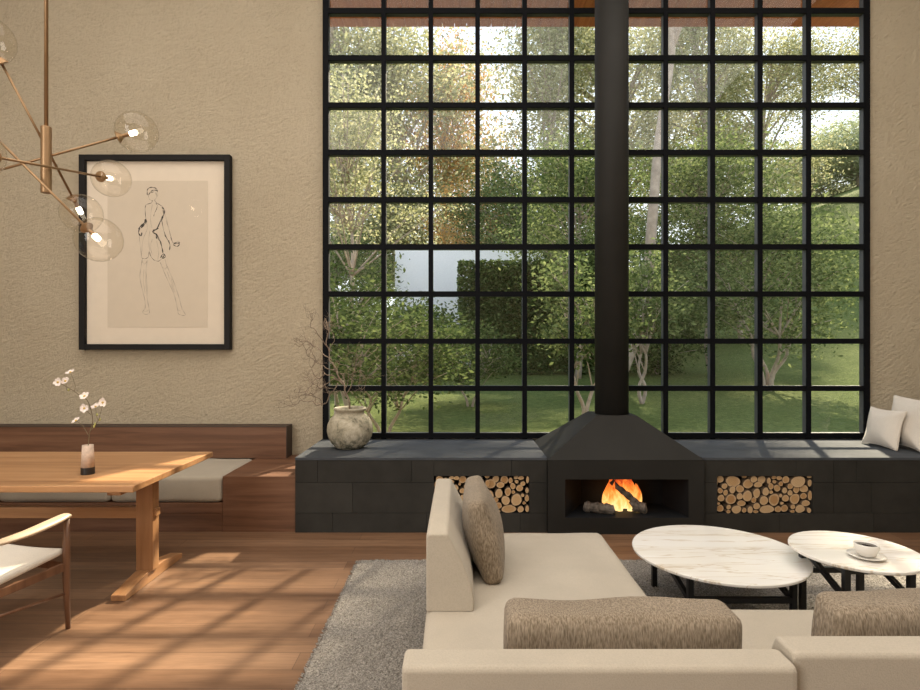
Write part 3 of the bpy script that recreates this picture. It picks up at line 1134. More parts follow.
b = MB(); b.box((107.6 - 460) * sc, (208 - 460) * sc, YP - .001, 5.4105, 1.5 + (345 - 327.5) * sc, 1.5 + (345 - 180.8) * sc)
b.build('print_sheet', M['print'], pf)
STROKES = [
    ([(135, 75), (134, 52), (142, 40), (160, 36), (178, 42), (184, 56), (176, 50), (160, 52), (148, 62), (140, 76)], 2.6, 0),
    ([(140, 76), (144, 92), (152, 100), (164, 100), (176, 92), (186, 72), (184, 56)], 1.1, 1), ([(152, 62), (170, 58)], 1.8, 0), ([(176, 60), (182, 84)], 1.2, 0),
    ([(158, 100), (156, 112), (130, 122), (124, 140), (126, 180), (128, 200)], 1.6, 0), ([(170, 100), (180, 112), (210, 132), (218, 150)], 1.6, 0),
    ([(128, 192), (118, 214), (98, 232), (94, 246)], 5.0, 0), ([(132, 200), (120, 220), (102, 238)], 4.0, 0), ([(94, 246), (92, 262), (104, 276), (108, 258)], 3.2, 0),
    ([(176, 112), (184, 130), (170, 165), (166, 180)], 1.6, 0), ([(206, 134), (220, 150), (216, 170), (204, 190), (184, 236), (162, 248)], 3.4, 0),
    ([(212, 146), (214, 176), (200, 208)], 2.2, 0), ([(190, 236), (170, 250), (160, 256), (176, 268), (180, 290)], 3.6, 0), ([(176, 262), (196, 296), (206, 330), (212, 360)], 3.6, 0),
    ([(182, 280), (204, 318), (208, 350)], 1.5, 0), ([(200, 384), (212, 364), (224, 378), (208, 386), (216, 372)], 3.2, 0), ([(128, 200), (134, 240), (112, 300), (106, 380)], 1.0, 1),
    ([(94, 270), (100, 330), (106, 384)], 1.0, 1), ([(106, 384), (124, 388), (140, 378), (144, 352), (152, 376), (168, 394), (190, 400), (206, 388)], 1.5, 0),
    ([(146, 250), (142, 300), (146, 352)], .9, 1), ([(160, 290), (150, 330), (160, 372)], .9, 1), ([(180, 300), (190, 350), (186, 396)], .9, 1), ([(160, 120), (150, 180), (156, 240)], .9, 1),
    ([(214, 150), (228, 190), (240, 240), (250, 280)], 1.2, 1), ([(206, 200), (216, 250), (232, 292), (244, 302)], 1.6, 0), ([(220, 270), (236, 296), (246, 320), (244, 346)], 3.0, 0),
    ([(250, 280), (262, 310), (282, 306), (296, 308)], 2.0, 0), ([(262, 318), (280, 328), (294, 316), (284, 312), (266, 314)], 2.8, 0), ([(226, 200), (244, 250), (256, 300)], .9, 1),
    ([(110, 388), (102, 440), (98, 480), (110, 540), (122, 590), (124, 630), (112, 650), (124, 662), (144, 656), (142, 628), (134, 580), (132, 500), (128, 450), (134, 396)], 1.3, 1),
    ([(108, 400), (120, 414), (134, 398)], 1.0, 1), ([(118, 440), (116, 500), (124, 560)], .8, 1), ([(128, 470), (126, 540)], .8, 1),
    ([(198, 404), (212, 440), (238, 500), (264, 556), (276, 600), (284, 640), (288, 660), (310, 668), (322, 662), (306, 636), (294, 590), (278, 540), (256, 480), (230, 420), (222, 392)], 1.3, 1),
    ([(208, 428), (222, 440), (232, 424)], 1.0, 1), ([(232, 450), (252, 510), (270, 556)], .8, 1), ([(250, 480), (274, 560)], .8, 1), ([(112, 640), (126, 648), (142, 640)], .9, 1), ([(284, 640), (300, 646)], .9, 1)]
ink = MB(); soft_ink = MB()
for pts, wdt, kind in STROKES:
    P = catmull([pp(x, y) for x, y in pts], 5)
    r = wdt * .0013
    (soft_ink if kind else ink).tube(P, [r * (1.0 + .5 * math.sin(i * 1.1)) * (0.5 if i in (0, len(P) - 1) else 1) for i in range(len(P))], 6, flat=(1, 1))
for mbx in (ink, soft_ink):
    mbx.v = [(p[0], YP - .0011 + (p[1] - (YP - .0012)) * .12, p[2]) for p in mbx.v]
ink.build('ink_stroke', M['ink'], pf)
soft_ink.build('ink_outline', M['ink_soft'], pf)
b = MB(); b.box(fx0 + w, fx1 - w, 5.392, 5.395, fz0 + w, fz1 - w)
b.build('glass', M['picglass'], pf)

# ------------------------------------------------------------------ chandelier
HY = 3.5
hub = px(46.2, 160, HY)
cd = thing('chandelier', (hub.x, hub.y, hub.z), 'brass chandelier with crossed arms and clear glass globes over the dining table', 'chandelier')
b = MB(); b.lathe((hub.x, HY, 0), [(.0115, hub.z + .15), (.0115, ZC - .03)], 16)
b.build('rod', M['brass'], cd, smooth=True)
b = MB(); b.lathe((hub.x, HY, 0), [(.07, ZC - .032), (.07, ZC - .001)], 28)
b.build('ceiling_cup', M['brass'], cd)
top, bot = px(46, 127, HY).z, px(46, 193, HY).z
b = MB(); b.lathe((hub.x, HY, 0), [(.028, bot), (.0295, bot + .004), (.0295, top - .004), (.028, top)], 24)
b.build('hub', M['brass'], cd)
GR = 0.128


def lamp_arm(p0, p1, ends):
    b = MB(); b.tube([p0, p1], .0075, 10)
    arm = b.build('arm', M['brass'], cd, smooth=True)
    for e in ends:
        c, o = (p1, p0) if e else (p0, p1)
        d = (c - o).normalized()
        k = MB()
        k.tube([c - d * .004, c + d * .002, c + d * .008, c + d * .012, c + d * .034], [.012, .036, .038, .034, .015], 20)
        k.build('collar', M['brass'], arm, smooth=False)
        k = MB(); k.tube([c + d * .034, c + d * .075], [.012, .012], 12)
        k.build('socket', M['brass'], arm)
        k = MB(); k.tube([c + d * .076, c + d * .082, c + d * .118, c + d * .126], [.010, .0165, .0165, .008], 12)
        k.build('bulb', M['bulb'], arm, smooth=True)
        k = MB(); k.sphere(c + d * (GR - .006), GR, 32, 20)
        k.build('globe', M['globe'], arm, smooth=True)


lamp_arm(px(-26, 177, HY - .10), px(117, 137.5, HY + .12), (0, 1))
lamp_arm(px(-4, 157, HY - .42), px(100, 176.5, HY + .42), (0, 1))
lamp_arm(px(2, 64, HY - .22), px(72, 196, HY + .22), (0, 1))
lamp_arm(px(-56, 86, HY + .12), px(86, 227, HY - .16), (0, 1))

# ------------------------------------------------------------------ rug
x0, x1, y0, y1 = -.706, 4.3, 1.0, 3.905
nx, ny = 420, 250
rng = np.random.default_rng(3)
gxx, gyy = np.meshgrid(np.linspace(x0, x1, nx), np.linspace(y0, y1, ny))
gxx = gxx + rng.normal(0, .0032, gxx.shape)
gyy = gyy + rng.normal(0, .0032, gyy.shape)
gzz = .016 + rng.uniform(0, .008, gxx.shape)
for sl in (np.s_[0, :], np.s_[-1, :], np.s_[:, 0], np.s_[:, -1]):
    gzz[sl] = .001
b = MB()
b.v = list(zip(gxx.ravel().tolist(), gyy.ravel().tolist(), gzz.ravel().tolist()))
b.f = [(j * nx + i, j * nx + i + 1, (j + 1) * nx + i + 1, (j + 1) * nx + i) for j in range(ny - 1) for i in range(nx - 1)]
b.mi = [0] * len(b.f)
rf = random.Random(9)
for i in range(900):   # loose tufts along the left and far borders
    if i % 3:
        p = Vector((x0, rf.uniform(y0, y1), .006)); d = Vector((-1, rf.uniform(-.8, .8), rf.uniform(0, .8))).normalized()
    else:
        p = Vector((rf.uniform(x0, x1), y1, .006)); d = Vector((rf.uniform(-.8, .8), 1, rf.uniform(0, .8))).normalized()
    L = rf.uniform(.006, .018)
    b.tube([p, p + d * L], [.004, .0016], 4)
tag(b.build('rug', M['rug'], origin=(1.8, 2.5, 0)), 'speckled grey shaggy rug lying on the wooden floor under the sofa', 'rug')

# ------------------------------------------------------------------ sofa
RZ = .024


def backrest_mb(length, thick_top, thick_bot, height, along, n=22):
    """profile: upright outside, sloping inside. returns MB in local frame: s along length, t across, z up"""
    m = MB()
    prof = [(0, 0), (0, height - .012), (.006, height - .003), (.014, height), (thick_top - .014, height), (thick_top - .004, height - .004), (thick_top + .004, height - .018),
            (thick_top + (thick_bot - thick_top) * .55, height * .62), (thick_top + (thick_bot - thick_top) * .88, height * .34), (thick_bot, height * .12), (thick_bot - .004, 0)]
    L = len(prof)
    ss = [0, .006, .014] + [.014 + (length - .028) * k / n for k in range(1, n)] + [length - .014, length - .006, length]
    vs = []
    for i, s in enumerate(ss):
        e = min(i, len(ss) - 1 - i)
        ins = {0: .005, 1: .001}.get(e, 0)
        for t, z in prof:
            tt = t + (ins if t < thick_top * .5 else -ins)
            zz = z - (ins if z > height * .5 else 0)
            vs.append((s, tt, zz))
    fs = []
    for i in range(len(ss) - 1):
        for k in range(L):
            k2 = (k + 1) % L
            fs.append((i * L + k, i * L + k2, (i + 1) * L + k2, (i + 1) * L + k))
    fs.append(tuple(range(L - 1, -1, -1)))
    fs.append(tuple((len(ss) - 1) * L + k for k in range(L)))
    m.add(vs, fs)
    return m


def sofa_piece(name, x0, x1, y0, y1, back_z, label, side_back=None, seat=None):
    th = thing(name, ((x0 + x1) / 2, (y0 + y1) / 2, RZ), label, 'sofa', 'sectional sofa')
    b = MB(); b.box(x0 + .03, x1 - .03, y0 + .03, y1 - .03, .075, .185)
    b.build('base', M['sofa_base'], th, bevel=.01)
    for fxx in (x0 + .09, x1 - .09):
        for fyy in (y0 + .09, y1 - .09):
            b = MB(); b.lathe((fxx, fyy, 0), [(.02, RZ), (.028, .076)], 14)
            b.build('foot', M['black'], th)
    b = MB()
    s0, s1 = seat or (x0, x1)
    b.soft(((s0 + s1) / 2, (y0 + y1) / 2, .2925), (s1 - s0, y1 - y0, .213), r=.028, puff=(0, 0, .004), n=26, noise=.0012)
    b.build('seat_cushion', M['sofa'], th, smooth=True)
    b = backrest_mb(x1 - x0, .094, .20, back_z - .40, 'x')
    b.v = [(x0 + s, y0 + t, .40 + z) for s, t, z in b.v]
    o = b.build('backrest', M['sofa'], th, smooth=False, bevel=.004)
    if side_back:
        ya, yb = side_back
        b = backrest_mb(yb - ya, .094, .20, .722 - .40, 'y')
        b.v = [(x0 + t, yb - s, .40 + z) for s, t, z in b.v]
        b.build('side_backrest', M['sofa'], th, smooth=False, bevel=.004)
    return th


sofa_piece('sofa', -.140, .813, 1.355, 3.34, .727, 'beige sofa chaise section with a low backrest on its left side', (2.33, 3.30), (-.140, .831))
sofa_piece('sofa', .819, 2.25, 1.384, 2.375, .745, 'beige sofa section with its back to the camera, right of the chaise', None, (.834, 2.25))


def pillow_obj(name, c, size, mat, label, rot=(0, 0, 0), puff=(0, 0, 0), r=.03, n=18, noise=.003, seed=1, group=None, pinch=0.0):
    Mx = Euler(rot, 'XYZ').to_matrix()

    def tap(p, uvw):
        if pinch:
            # corners drawn out, sides pulled in
            u, v, w = uvw
            k = pinch
            p.y *= 1 - k * (1 - w * w) * abs(v) ** 3
            p.z *= 1 - k * (1 - v * v) * abs(w) ** 3
            p.x *= 1 - .75 * max(abs(v), abs(w)) ** 4
        return p
    b = MB()
    b.soft(c, size, r=r, puff=puff, n=n, M=Mx, noise=noise, seed=seed, taper=tap)
    o = b.build(name, mat, origin=(c[0], c[1], c[2] - size[2] / 2), smooth=True)
    return tag(o, label, 'pillow', group)


GS = 'ribbed brown pillows on the sofa'


# edge-on pillow: lens-shaped
pillow_obj('pillow', (.116, 2.83, .592), (.09, .52, .40), M['rib_y'], 'ribbed brown pillow leaning on the side backrest of the chaise, seen edge-on',
           rot=(0, math.radians(-13), 0), puff=(.055, .0, .0), r=.03, group=GS, seed=3)
pillow_obj('pillow', (.454, 1.607, .574), (.640, .135, .375), M['rib_x'], 'ribbed brown pillow upright against the backrest facing away, on the chaise section',
           rot=(math.radians(3), 0, 0), puff=(.008, .018, .003), r=.03, group=GS, seed=5)
pillow_obj('pillow', (1.366, 1.635, .581), (.63, .135, .385), M['rib_x'], 'ribbed brown pillow upright at the right, on the second sofa section',
           rot=(math.radians(3), 0, 0), puff=(.008, .018, .003), r=.03, group=GS, seed=8)

# ------------------------------------------------------------------ coffee tables
def coffee_table(c, z, r, half, mid, label):
    cx, cy = c
    th = thing('coffee_table', (cx, cy, RZ), label, 'coffee table', 'round marble coffee tables')
    b = MB()
    b.lathe((cx, cy, 0), [(r - .006, z - .018), (r - .001, z - .014), (r, z - .004), (r - .003, z)], 96)
    b.build('table_top', M['marble'], th, smooth=False)
    w = .028
    bx, by = c
    if half[2]:
        bx, by = half[2]
    hx, hy = half[0], half[1]
    zt = z - .0185
    for sx in (-1, 1):
        for sy in (-1, 1):
            b = MB(); b.box(bx + sx * hx - w / 2, bx + sx * hx + w / 2, by + sy * hy - w / 2, by + sy * hy + w / 2, RZ - .004, zt)
            b.build('leg', M['black'], th)
    for sy in (-1, 1):
        b = MB(); b.box(bx - hx + w / 2, bx + hx - w / 2, by + sy * hy - w / 2 + .001, by + sy * hy + w / 2 - .001, mid - w / 2, mid + w / 2)
        b.build('cross_bar', M['black'], th)
        b = MB(); b.box(bx - hx + w / 2, bx + hx - w / 2, by + sy * hy - w / 2 + .001, by + sy * hy + w / 2 - .001, zt - w, zt)
        b.build('top_rail', M['black'], th)
    for sx in (-1, 1):
        b = MB(); b.box(bx + sx * hx - w / 2 + .001, bx + sx * hx + w / 2 - .001, by - hy + w / 2, by + hy - w / 2, zt - w, zt)
        b.build('top_rail', M['black'], th)
        b = MB(); b.bar((bx + sx * hx, by + hy - w / 2, zt - .025), (bx + sx * hx, by - hy + w / 2, mid), .022, .026)
        b.build('brace', M['black'], th)
    return th


coffee_table((1.457, 3.20), .335, .462, (.268, .27, (1.461, 3.20)), .178, 'larger round marble coffee table on a black braced base, beside the chaise')
coffee_table((2.055, 2.945), .435, .300, (.158, .175, (2.037, 2.925)), .268, 'smaller and taller round marble coffee table with a cup on it')

# cup and saucer
cz = .4352
ccx, ccy = 2.035, 2.83
sa = MB(); sa.lathe((ccx, ccy, cz), [(.040, 0), (.044, .003), (.066, .008), (.082, .015), (.0825, .017), (.064, .0115), (.042, .007), (.001, .006)], 40)
tag(sa.build('saucer', M['porcelain'], origin=(ccx, ccy, cz), smooth=True), 'white saucer under the coffee cup on the smaller marble table', 'saucer')
cupt = thing('coffee_cup', (ccx, ccy, cz + .0068), 'white cup of black coffee standing on the saucer', 'cup')
b = MB(); b.lathe((ccx, ccy, cz + .0072), [(.024, 0), (.027, .003), (.042, .013), (.051, .034), (.0535, .064), (.0515, .0645), (.048, .036), (.038, .018), (.001, .012)], 40)
b.build('body', M['porcelain'], cupt, smooth=True)
b = MB(); b.lathe((ccx, ccy, cz + .0072), [(.0480, .052), (.0482, .054)], 32)
b.build('coffee', M['coffee'], cupt)
b = MB()
hp = []
for k in range(13):
    a = -math.pi / 2 + math.pi * k / 12
    hp.append((ccx + .046 + .028 * math.cos(a), ccy + .012, cz + .040 + .020 * math.sin(a)))
b.tube(catmull(hp, 2), .0045, 8)
b.build('handle', M['porcelain'], cupt, smooth=True)

# ------------------------------------------------------------------ cushions on the hearth
GC = 'white cushions on the hearth bench'


def lean_cushion(c, w, h, t, lean, yaw, label, seed):
    Mx = (Matrix.Rotation(yaw, 3, 'Z') @ Matrix.Rotation(lean, 3, 'Y'))

    def tap(p, uvw):
        u, v, ww = uvw
        e = max(abs(v), abs(ww))
        p.x *= 1 - .80 * e ** 3
        p.y *= 1 - .11 * (1 - ww * ww) * abs(v) ** 2
        p.z *= 1 - .11 * (1 - v * v) * abs(ww) ** 2
        return p
    b = MB()
    b.soft(c, (t, w, h), r=.02, puff=(.02, 0, 0), n=22, M=Mx, noise=.0035, seed=seed, taper=tap)
    zmin = min(p[2] for p in b.v)
    b.v = [(p[0], p[1], p[2] - zmin + .6005) for p in b.v]
    o = b.build('cushion', M['white_fabric'], origin=(c[0], c[1], .6005), smooth=True)
    return tag(o, label, 'cushion', GC)


lean_cushion((3.735, 4.985, .78), .40, .355, .10, math.radians(15), math.radians(3), 'smaller white square cushion leaning in front of the larger white one', 2)
lean_cushion((3.900, 4.91, .81), .50, .46, .14, math.radians(13), math.radians(-4), 'larger white cushion on the hearth bench, behind the smaller one', 4)
lean_cushion((4.25, 4.95, .81), .50, .47, .15, math.radians(13), math.radians(2), 'outermost white cushion on the hearth bench, supporting the larger one', 6)

# ------------------------------------------------------------------ ceramic jar with corkscrew twigs
JX, JY, JZ = -.962, 4.945, .6002
b = MB()
prof = [(.100, 0), (.118, .006), (.158, .045), (.188, .10), (.199, .155), (.193, .21), (.170, .258), (.138, .29), (.122, .303), (.120, .318), (.134, .330), (.141, .338), (.141, .348), (.134, .354),
        (.122, .352), (.108, .335), (.106, .31), (.13, .285), (.17, .20), (.16, .06), (.001, .03)]
b.lathe((JX, JY, JZ), prof, 56)
tag(b.build('ceramic_jar', M['ceramic'], origin=(JX, JY, JZ), smooth=True), 'round weathered ceramic jar on the left end of the stone hearth', 'jar')

b = MB()
rt = random.Random(21)


def jp(u, v, dy=0):
    return px(u, v, JY + dy)


def wiggle(pts, amp, sub=5):
    P = catmull(pts, sub)
    ph = rt.uniform(0, 6)
    return [p + Vector((math.sin(i * .9 + ph) * amp, math.cos(i * 1.1 + ph) * amp * 1.4, math.sin(i * 1.3 + ph * 2) * amp)) for i, p in enumerate(P)]


def twig(p, d, L, r, depth):
    pts = [Vector(p)]
    d = d.normalized()
    n = 7
    for k in range(n):
        d = (d + Vector((rt.uniform(-.55, .55), rt.uniform(-.55, .55), rt.uniform(-.4, .55)))).normalized()
        pts.append(pts[-1] + d * L / n)
    P = catmull(pts, 2)
    b.tube(P, [r * (1 - .7 * i / len(P)) for i in range(len(P))], 5)
    if depth:
        for k in range(3):
            q = rt.randrange(2, n)
            twig(pts[q], d + Vector((rt.uniform(-1, 1), rt.uniform(-1, 1), rt.uniform(-.6, .8))), L * .6, r * .6, depth - 1)


mains = [([(352, 436), (350, 408), (347, 396), (343, 384), (337, 372), (331, 361), (327, 346), (328, 332), (326, 318)], 0, .0075),
         ([(346, 394), (352, 383), (353, 372), (357, 361), (354, 352)], -.06, .0045),
         ([(343, 384), (335, 378), (326, 374), (318, 379), (309, 387), (306, 396)], -.10, .0045),
         ([(337, 384), (331, 394), (322, 405), (312, 402), (301, 401), (292, 406)], .08, .0042),
         ([(331, 361), (320, 350), (309, 343), (298, 340)], .10, .004),
         ([(327, 346), (317, 333), (311, 326), (312, 318)], -.08, .0036),
         ([(337, 372), (324, 366), (313, 360), (306, 352)], -.14, .0036),
         ([(353, 372), (361, 372), (366, 384), (360, 392)], .05, .003),
         ([(340, 378), (330, 381), (321, 388), (314, 384), (304, 377)], -.05, .0036),
         ([(322, 405), (316, 396), (306, 394), (298, 399)], -.03, .0028),
         ([(318, 379), (312, 368), (316, 358), (309, 350)], .04, .003),
         ([(329, 352), (334, 340), (331, 329), (337, 322)], .06, .0028),
         ([(347, 396), (339, 391), (330, 393), (325, 387)], .09, .0034)]
for pts, dy, r in mains:
    n = len(pts)
    r *= 1.15
    P = wiggle([jp(u, v, dy * i / (n - 1)) for i, (u, v) in enumerate(pts)], .009)
    b.tube(P, [r * (1 - .6 * i / len(P)) for i in range(len(P))], 7)
    for k in range(7):
        i = rt.randrange(len(P) // 3, len(P))
        d = P[min(i + 1, len(P) - 1)] - P[i - 1]
        twig(P[i], d.normalized() + Vector((rt.uniform(-1.0, .5), rt.uniform(-.7, .4), rt.uniform(-.5, .8))), rt.uniform(.08, .18), r * .45, 1)
tag(b.build('twisted_branch', M['twig'], origin=(JX, JY, JZ + .3), smooth=True), 'bare twisted corkscrew branches standing in the ceramic jar', 'branch')

# ------------------------------------------------------------------ garden
def ground(x, y):
    z = -.15 + .028 * max(0, y - 8) + .0020 * max(0, y - 10) ** 2 * (1 if y < 40 else 1)
    z = min(z, -.15 + .028 * (y - 8) + 2.4) if y > 8 else z
    z += max(0, x - 6) * min(36, max(0, y - 14)) * .011
    return z


nx, ny = 60, 70
b = MB()
xs = np.linspace(-70, 100, nx)
ys = 5.75 + 114 * np.linspace(0, 1, ny) ** 1.6
for y in ys:
    for x in xs:
        b.v.append((float(x), float(y), ground(x, y)))
for j in range(ny - 1):
    for i in range(nx - 1):
        b.f.append((j * nx + i, j * nx + i + 1, (j + 1) * nx + i + 1, (j + 1) * nx + i)); b.mi.append(0)
tag(b.build('lawn', M['lawn'], smooth=True), 'green garden lawn beyond the window', kind='structure')


def leaf_geom(cent, size, rng, droop=0.0):
    n = len(cent)
    a = rng.normal(size=(n, 3)); a[:, 2] *= .6; a[:, 2] -= droop
    a /= np.linalg.norm(a, axis=1)[:, None]
    r = rng.normal(size=(n, 3))
    s = np.cross(a, r); s /= np.linalg.norm(s, axis=1)[:, None]
    L = size * rng.uniform(.65, 1.3, (n, 1))
    v = np.empty((n, 4, 3))
    v[:, 0] = cent - a * L * .5
    v[:, 1] = cent + s * L * .26
    v[:, 2] = cent + a * L * .5
    v[:, 3] = cent - s * L * .26
    return v.reshape(-1, 3)


def leaf_object(name, verts, mat, parent):
    n = len(verts) // 4
    me = bpy.data.meshes.new(name)
    me.vertices.add(len(verts)); me.loops.add(n * 4); me.polygons.add(n)
    me.vertices.foreach_set('co', verts.astype(np.float32).ravel())
    me.loops.foreach_set('vertex_index', np.arange(n * 4, dtype=np.int32))
    me.polygons.foreach_set('loop_start', np.arange(0, n * 4, 4, dtype=np.int32))
    me.polygons.foreach_set('loop_total', np.full(n, 4, dtype=np.int32))
    me.materials.append(mat)
    me.update(calc_edges=True)
    me.validate()
    o = bpy.data.objects.new(name, me)
    COL.objects.link(o)
    o.parent = parent
    return o


def tree_parts(root, style, seed, mat, H, CR_, crown0, n_leaf, leaf, stems=1, trunk_r=.12):
    """builds trunk and foliage in local coordinates under root"""
    rng = np.random.default_rng(seed)
    rr = random.Random(seed)
    tb = MB()
    clumps = []
    tops = []
    for s in range(stems):
        a = 2 * math.pi * s / stems + rr.uniform(-.3, .3)
        sp = 0 if stems == 1 else CR_ * .38
        base = Vector((math.cos(a), math.sin(a), 0)) * (0 if stems == 1 else trunk_r * 1.6)
        topx = Vector((math.cos(a) * sp + (2.7 if seed == SHADE_SEED else 0), math.sin(a) * sp, H * (.80 if stems == 1 else .62)))
        pts = [base]
        for k in range(1, 7):
            t = k / 6
            pt = base.lerp(topx, t)
            if seed == SHADE_SEED:
                pt.x = (0, .62, 1.10, 1.27, 1.34, 1.9, 2.7)[k]
            pts.append(pt + Vector((rr.uniform(-1, 1), rr.uniform(-1, 1), 0)) * H * .022)
        tb.tube(catmull(pts, 3), [trunk_r * (1 - .75 * i / 18) for i in range(19)], 8)
        tops.append(pts)
    nb = 34 if style != 'cedar' else 44
    for k in range(nb):
        pts = tops[k % stems]
        if style == 'cedar':
            t = rr.uniform(crown0, 1.0)
            z = t * H
            a = rr.uniform(0, 6.28)
            rad = CR_ * (1.05 - .75 * (t - crown0) / (1 - crown0)) * rr.uniform(.5, 1.0)
            tip = Vector((math.cos(a) * rad, math.sin(a) * rad, z - .06 * rad))
        else:
            th = rr.uniform(0, 6.28)
            cz_ = (crown0 + 1) / 2 * H
            hz = (1 - crown0) / 2 * H
            u = rr.uniform(-1, 1)
            q = rr.uniform(.35, .95) ** .6
            tip = Vector((math.cos(th) * CR_ * math.sqrt(1 - u * u) * q, math.sin(th) * CR_ * math.sqrt(1 - u * u) * q, cz_ + u * hz * q))
        if seed == SHADE_SEED:
            tip.x += 2.75  # unseen crown pushed sideways to keep the sun off the sofa
        i = min(len(pts) - 1, max(1, int(len(pts) * max(.25, min(.95, (tip.z / H) * .85)))))
        st = pts[i]
        mid = st.lerp(tip, .5) + Vector((0, 0, .05 * H * (0 if style == 'cedar' else 1)))
        tb.tube(catmull([st, mid, tip], 4), [trunk_r * .30 * (1 - .8 * j / 8) + .004 for j in range(9)], 5)
        for f in ((.55, .8, 1.0) if style == 'cedar' else (.75, 1.0)):
            clumps.append(st.lerp(tip, f))
    tr = tb.build('trunk', M['trunk'], root, local=True, smooth=True)
    C_ = np.array([tuple(c) for c in clumps])
    if seed == SHADE_SEED:
        C_ = np.concatenate([C_, [(-.15 + .2 * q, .1 * (q % 3 - 1), 11.1 + .12 * (q % 2)) for q in range(6)], [(2.2 + .32 * q, .2 * (q % 2), 11.2 + .15 * (q % 3)) for q in range(4)]])   # loose leaf clumps added out of view to dapple sun on the hearth
    k = rng.integers(0, len(C_), n_leaf)
    sg = CR_ * (.17 if style != 'cedar' else .15)
    off = rng.normal(size=(n_leaf, 3)) * sg
    off[:, 2] *= .75 if style != 'cedar' else .28
    fo = leaf_object('foliage', leaf_geom(C_[k] + off, leaf, rng, .2), mat, root)
    return tr, fo


PROTO = {}
SHADE_SEED = sum(map(ord, 'shade'))


def tree(name, label, u, Y, kind, scale=1.0, rz=0.0, sxy=1.0, group='garden trees', zoff=0.0, X=None, cat='tree'):
    x = (u - 460) * Y / 565 if X is None else X
    loc = (x, Y, ground(x, Y) - .03 + zoff)
    th = thing(name, loc, label, cat, group, rz)
    th.scale = (scale * sxy, scale * sxy, scale)
    style, mat, H, CRr, c0, nl, lf, st, tr = KINDS[kind]
    if kind not in PROTO:
        PROTO[kind] = tree_parts(th, style, sum(map(ord, kind)), M[mat], H, CRr, c0, nl, lf, st, tr)
    else:
        for p in PROTO[kind]:
            c = p.copy()
            COL.objects.link(c)
            c.parent = th
    return th


KINDS = {  # style, leaf material, height, crown radius, crown start, leaves, leaf size, stems, trunk radius
    'big': ('round', 'leaf_olive', 15, 5.2, .12, 30000, .19, 1, .28),
    'cedar': ('cedar', 'leaf_olive', 16, 5.0, .10, 32000, .17, 1, .26),
    'high': ('cedar', 'leaf_olive', 16, 4.6, .40, 15000, .18, 1, .26),
    'green': ('round', 'leaf_green', 10, 4.0, .08, 22000, .17, 1, .2),
    'autumn': ('round', 'leaf_autumn', 10, 3.2, .25, 13000, .15, 1, .18),
    'multi': ('round', 'leaf_green', 5.0, 2.5, .30, 12000, .115, 4, .055),
    'slim': ('round', 'leaf_green', 4.2, 1.4, .42, 4200, .12, 2, .05),
    'low': ('round', 'leaf_dark', 3.2, 1.6, .30, 5200, .11, 2, .04),
    'hedge': ('round', 'leaf_dark', 2.6, 1.9, .0, 6500, .16, 3, .05),
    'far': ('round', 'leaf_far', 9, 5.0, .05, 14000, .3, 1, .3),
    'shade': ('round', 'leaf_olive', 18.0, 2.0, .66, 9000, .22, 1, .19),
    'canopy': ('round', 'leaf_green', 8.0, 2.9, .42, 15000, .13, 1, .12),
    'near': ('cedar', 'leaf_olive', 8.0, 2.2, .60, 10000, .085, 1, .07),
}
# the far row of tall trees
far_row = [(335, 50, 'cedar', 2.15, .3, 'tall olive tree behind the leftmost window column'),
           (398, 56, 'big', 2.15, 1.2, 'tall olive tree, second from the left along the far row'),
           (548, 52, 'cedar', 2.0, 2.0, 'spreading layered tree in the far row just left of the black flue'),
           (616, 57, 'big', 2.05, .1, 'tall tree in the far row directly behind the black flue'),
           (700, 50, 'cedar', 1.6, 4.0, 'layered olive tree in the far row right of the large pale trunk'),
           (765, 56, 'big', 1.45, 2.9, 'dense tall tree in the far row behind the third column from the right'),
           (884, 53, 'high', 1.5, 5.0, 'layered tree with sky behind it in the rightmost window column')]
for u, Y, k, s_, rz, lb in far_row:
    tree('tree', lb, u, Y, k, s_, rz)
tree('tree', 'rust orange autumn tree above the white garden wall', 478, 44, 'autumn', 1.22, .4)
tree('tree', 'tall orange tipped tree by the sky gap in the left half of the window', 446, 60, 'autumn', 3.3, 2.4, .62)
tree('tree', 'lower bushy green tree behind the left window columns', 334, 22, 'green', .58, 1.0)
tree('tree', 'mid green tree right of the flue, behind the slim tree', 655, 24, 'green', .66, 3.0)
tree('tree', 'mid green tree behind the multi-stemmed tree', 742, 25, 'green', .62, .7)
tree('tree', 'rounded green tree behind the clipped hedge', 548, 27, 'green', .62, 1.9, zoff=-.3)
tree('tree', 'yellow green tree between the orange tree and the flue', 520, 38, 'green', 1.2, 3.3)
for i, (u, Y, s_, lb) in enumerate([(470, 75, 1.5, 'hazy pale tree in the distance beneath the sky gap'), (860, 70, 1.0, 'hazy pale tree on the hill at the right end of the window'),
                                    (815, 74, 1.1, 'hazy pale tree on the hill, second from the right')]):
    tree('distant_tree', lb, u, Y, 'far', s_, i * 1.3, 1.25)
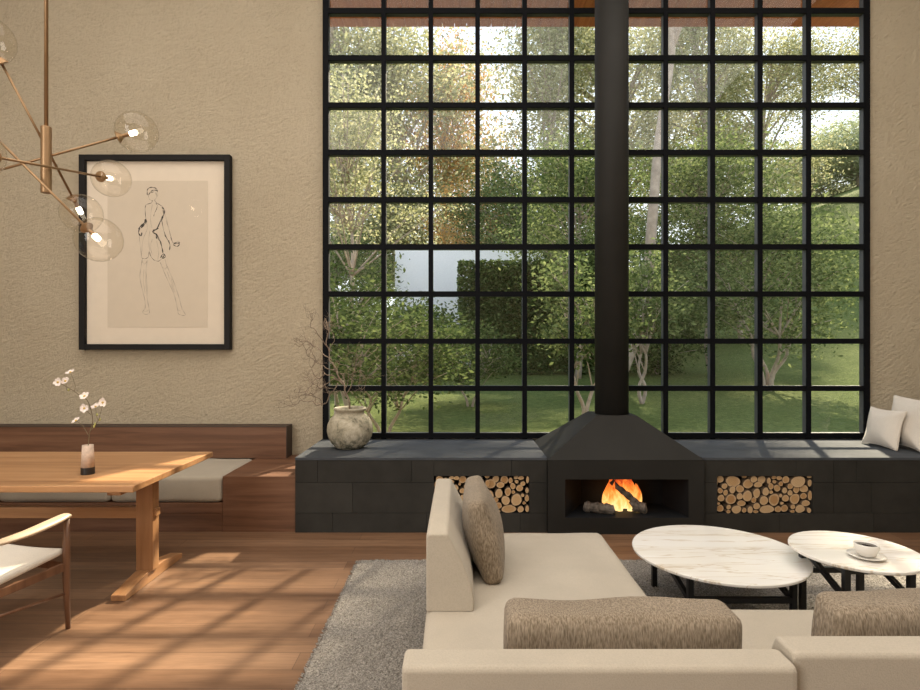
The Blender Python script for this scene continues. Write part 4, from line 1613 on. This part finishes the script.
# nearer trees
tree('shade_tree', 'tall pale trunk tree right of the flue with high layered branches', 613, 16.0, 'shade', 1.0, 0)
tree('garden_tree', 'layered olive tree with long level branches behind the left window columns', 350, 12.5, 'near', .95, .9)
tree('garden_tree', 'rounded green tree with a bare lower trunk behind the multi-stemmed tree', 712, 19, 'canopy', 1.0, 1.4)
tree('garden_tree', 'rounded green tree rising behind the hedge end and the flue', 578, 19.5, 'canopy', 1.0, 3.9)
tree('garden_tree', 'multi-stemmed tree with a broad leafy crown on the lawn at the right', 768, 16.0, 'multi', 1.0, .2, 1.05)
tree('garden_tree', 'slim young tree on the lawn just right of the flue', 642, 14.0, 'slim', .95, 1.2)
tree('garden_tree', 'forked slim tree just left of the fireplace hood', 584, 10.8, 'slim', .86, 2.2)
tree('garden_tree', 'low leafy tree with thin twin trunks behind the ceramic jar', 384, 9.6, 'low', .74, .5, 1.25)
tree('garden_tree', 'low dark leafy tree at the left edge of the window', 335, 11.5, 'low', 1.05, 1.9)
tree('garden_tree', 'low leafy tree standing in front of the dark hedge', 470, 13.5, 'low', .66, 3.0, 1.2)
for i, (u, Y, s, lb) in enumerate([(424, 20, 1.02, 'dark shrub under the white garden wall'), (340, 17, 1.0, 'dark shrub in the lower left window column'),
                                   (660, 20, .9, 'dark shrub behind the slim young tree')]):
    tree('shrub', lb, u, Y, 'hedge', s, i * 1.7, 1.0, group='garden shrubs', cat='shrub')

# clipped hedge with a rounded end
hg = thing('hedge', (2.7, 21, ground(2.7, 21)), 'dark clipped hedge with a rounded end in front of the white garden wall', 'hedge', 'garden shrubs')
rng = np.random.default_rng(44)
n = 26000
hx = rng.uniform(-2.9, 2.9, n)
hw = rng.uniform(-.6, .6, n)
htop = 4.55 - ground(2.7, 21)
hz = htop * rng.uniform(0, 1, n) ** .7
curve = 2.55 * np.sqrt(np.clip(1 - ((hz / htop - .78) / 1.1) ** 2, 0, 1)) + .25
keep = hx > -curve
face = rng.uniform(0, 1, n) < .6
hw = np.where(face, -.6 + rng.normal(0, .07, n), hw)
cen = np.stack([hx, hw, hz + rng.normal(0, .03, n)], 1)[keep]
leaf_object('foliage', leaf_geom(cen, .15, rng, .1), M['leaf_dark'], hg)
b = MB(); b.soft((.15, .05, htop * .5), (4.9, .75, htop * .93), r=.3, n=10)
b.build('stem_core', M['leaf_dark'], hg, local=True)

# white garden wall beyond the hedge
b = MB()
wx0, wx1 = (395 - 460) * 23 / 565, (545 - 460) * 23 / 565
b.box(wx0, wx1, 23, 23.4, ground(0, 23) - .1, 1.5 + 97 * 23 / 565)
tag(b.build('garden_wall', M['white_wall'], origin=(0, 23, 0)), 'white rendered garden wall standing behind the dark hedge', 'wall', kind='thing')
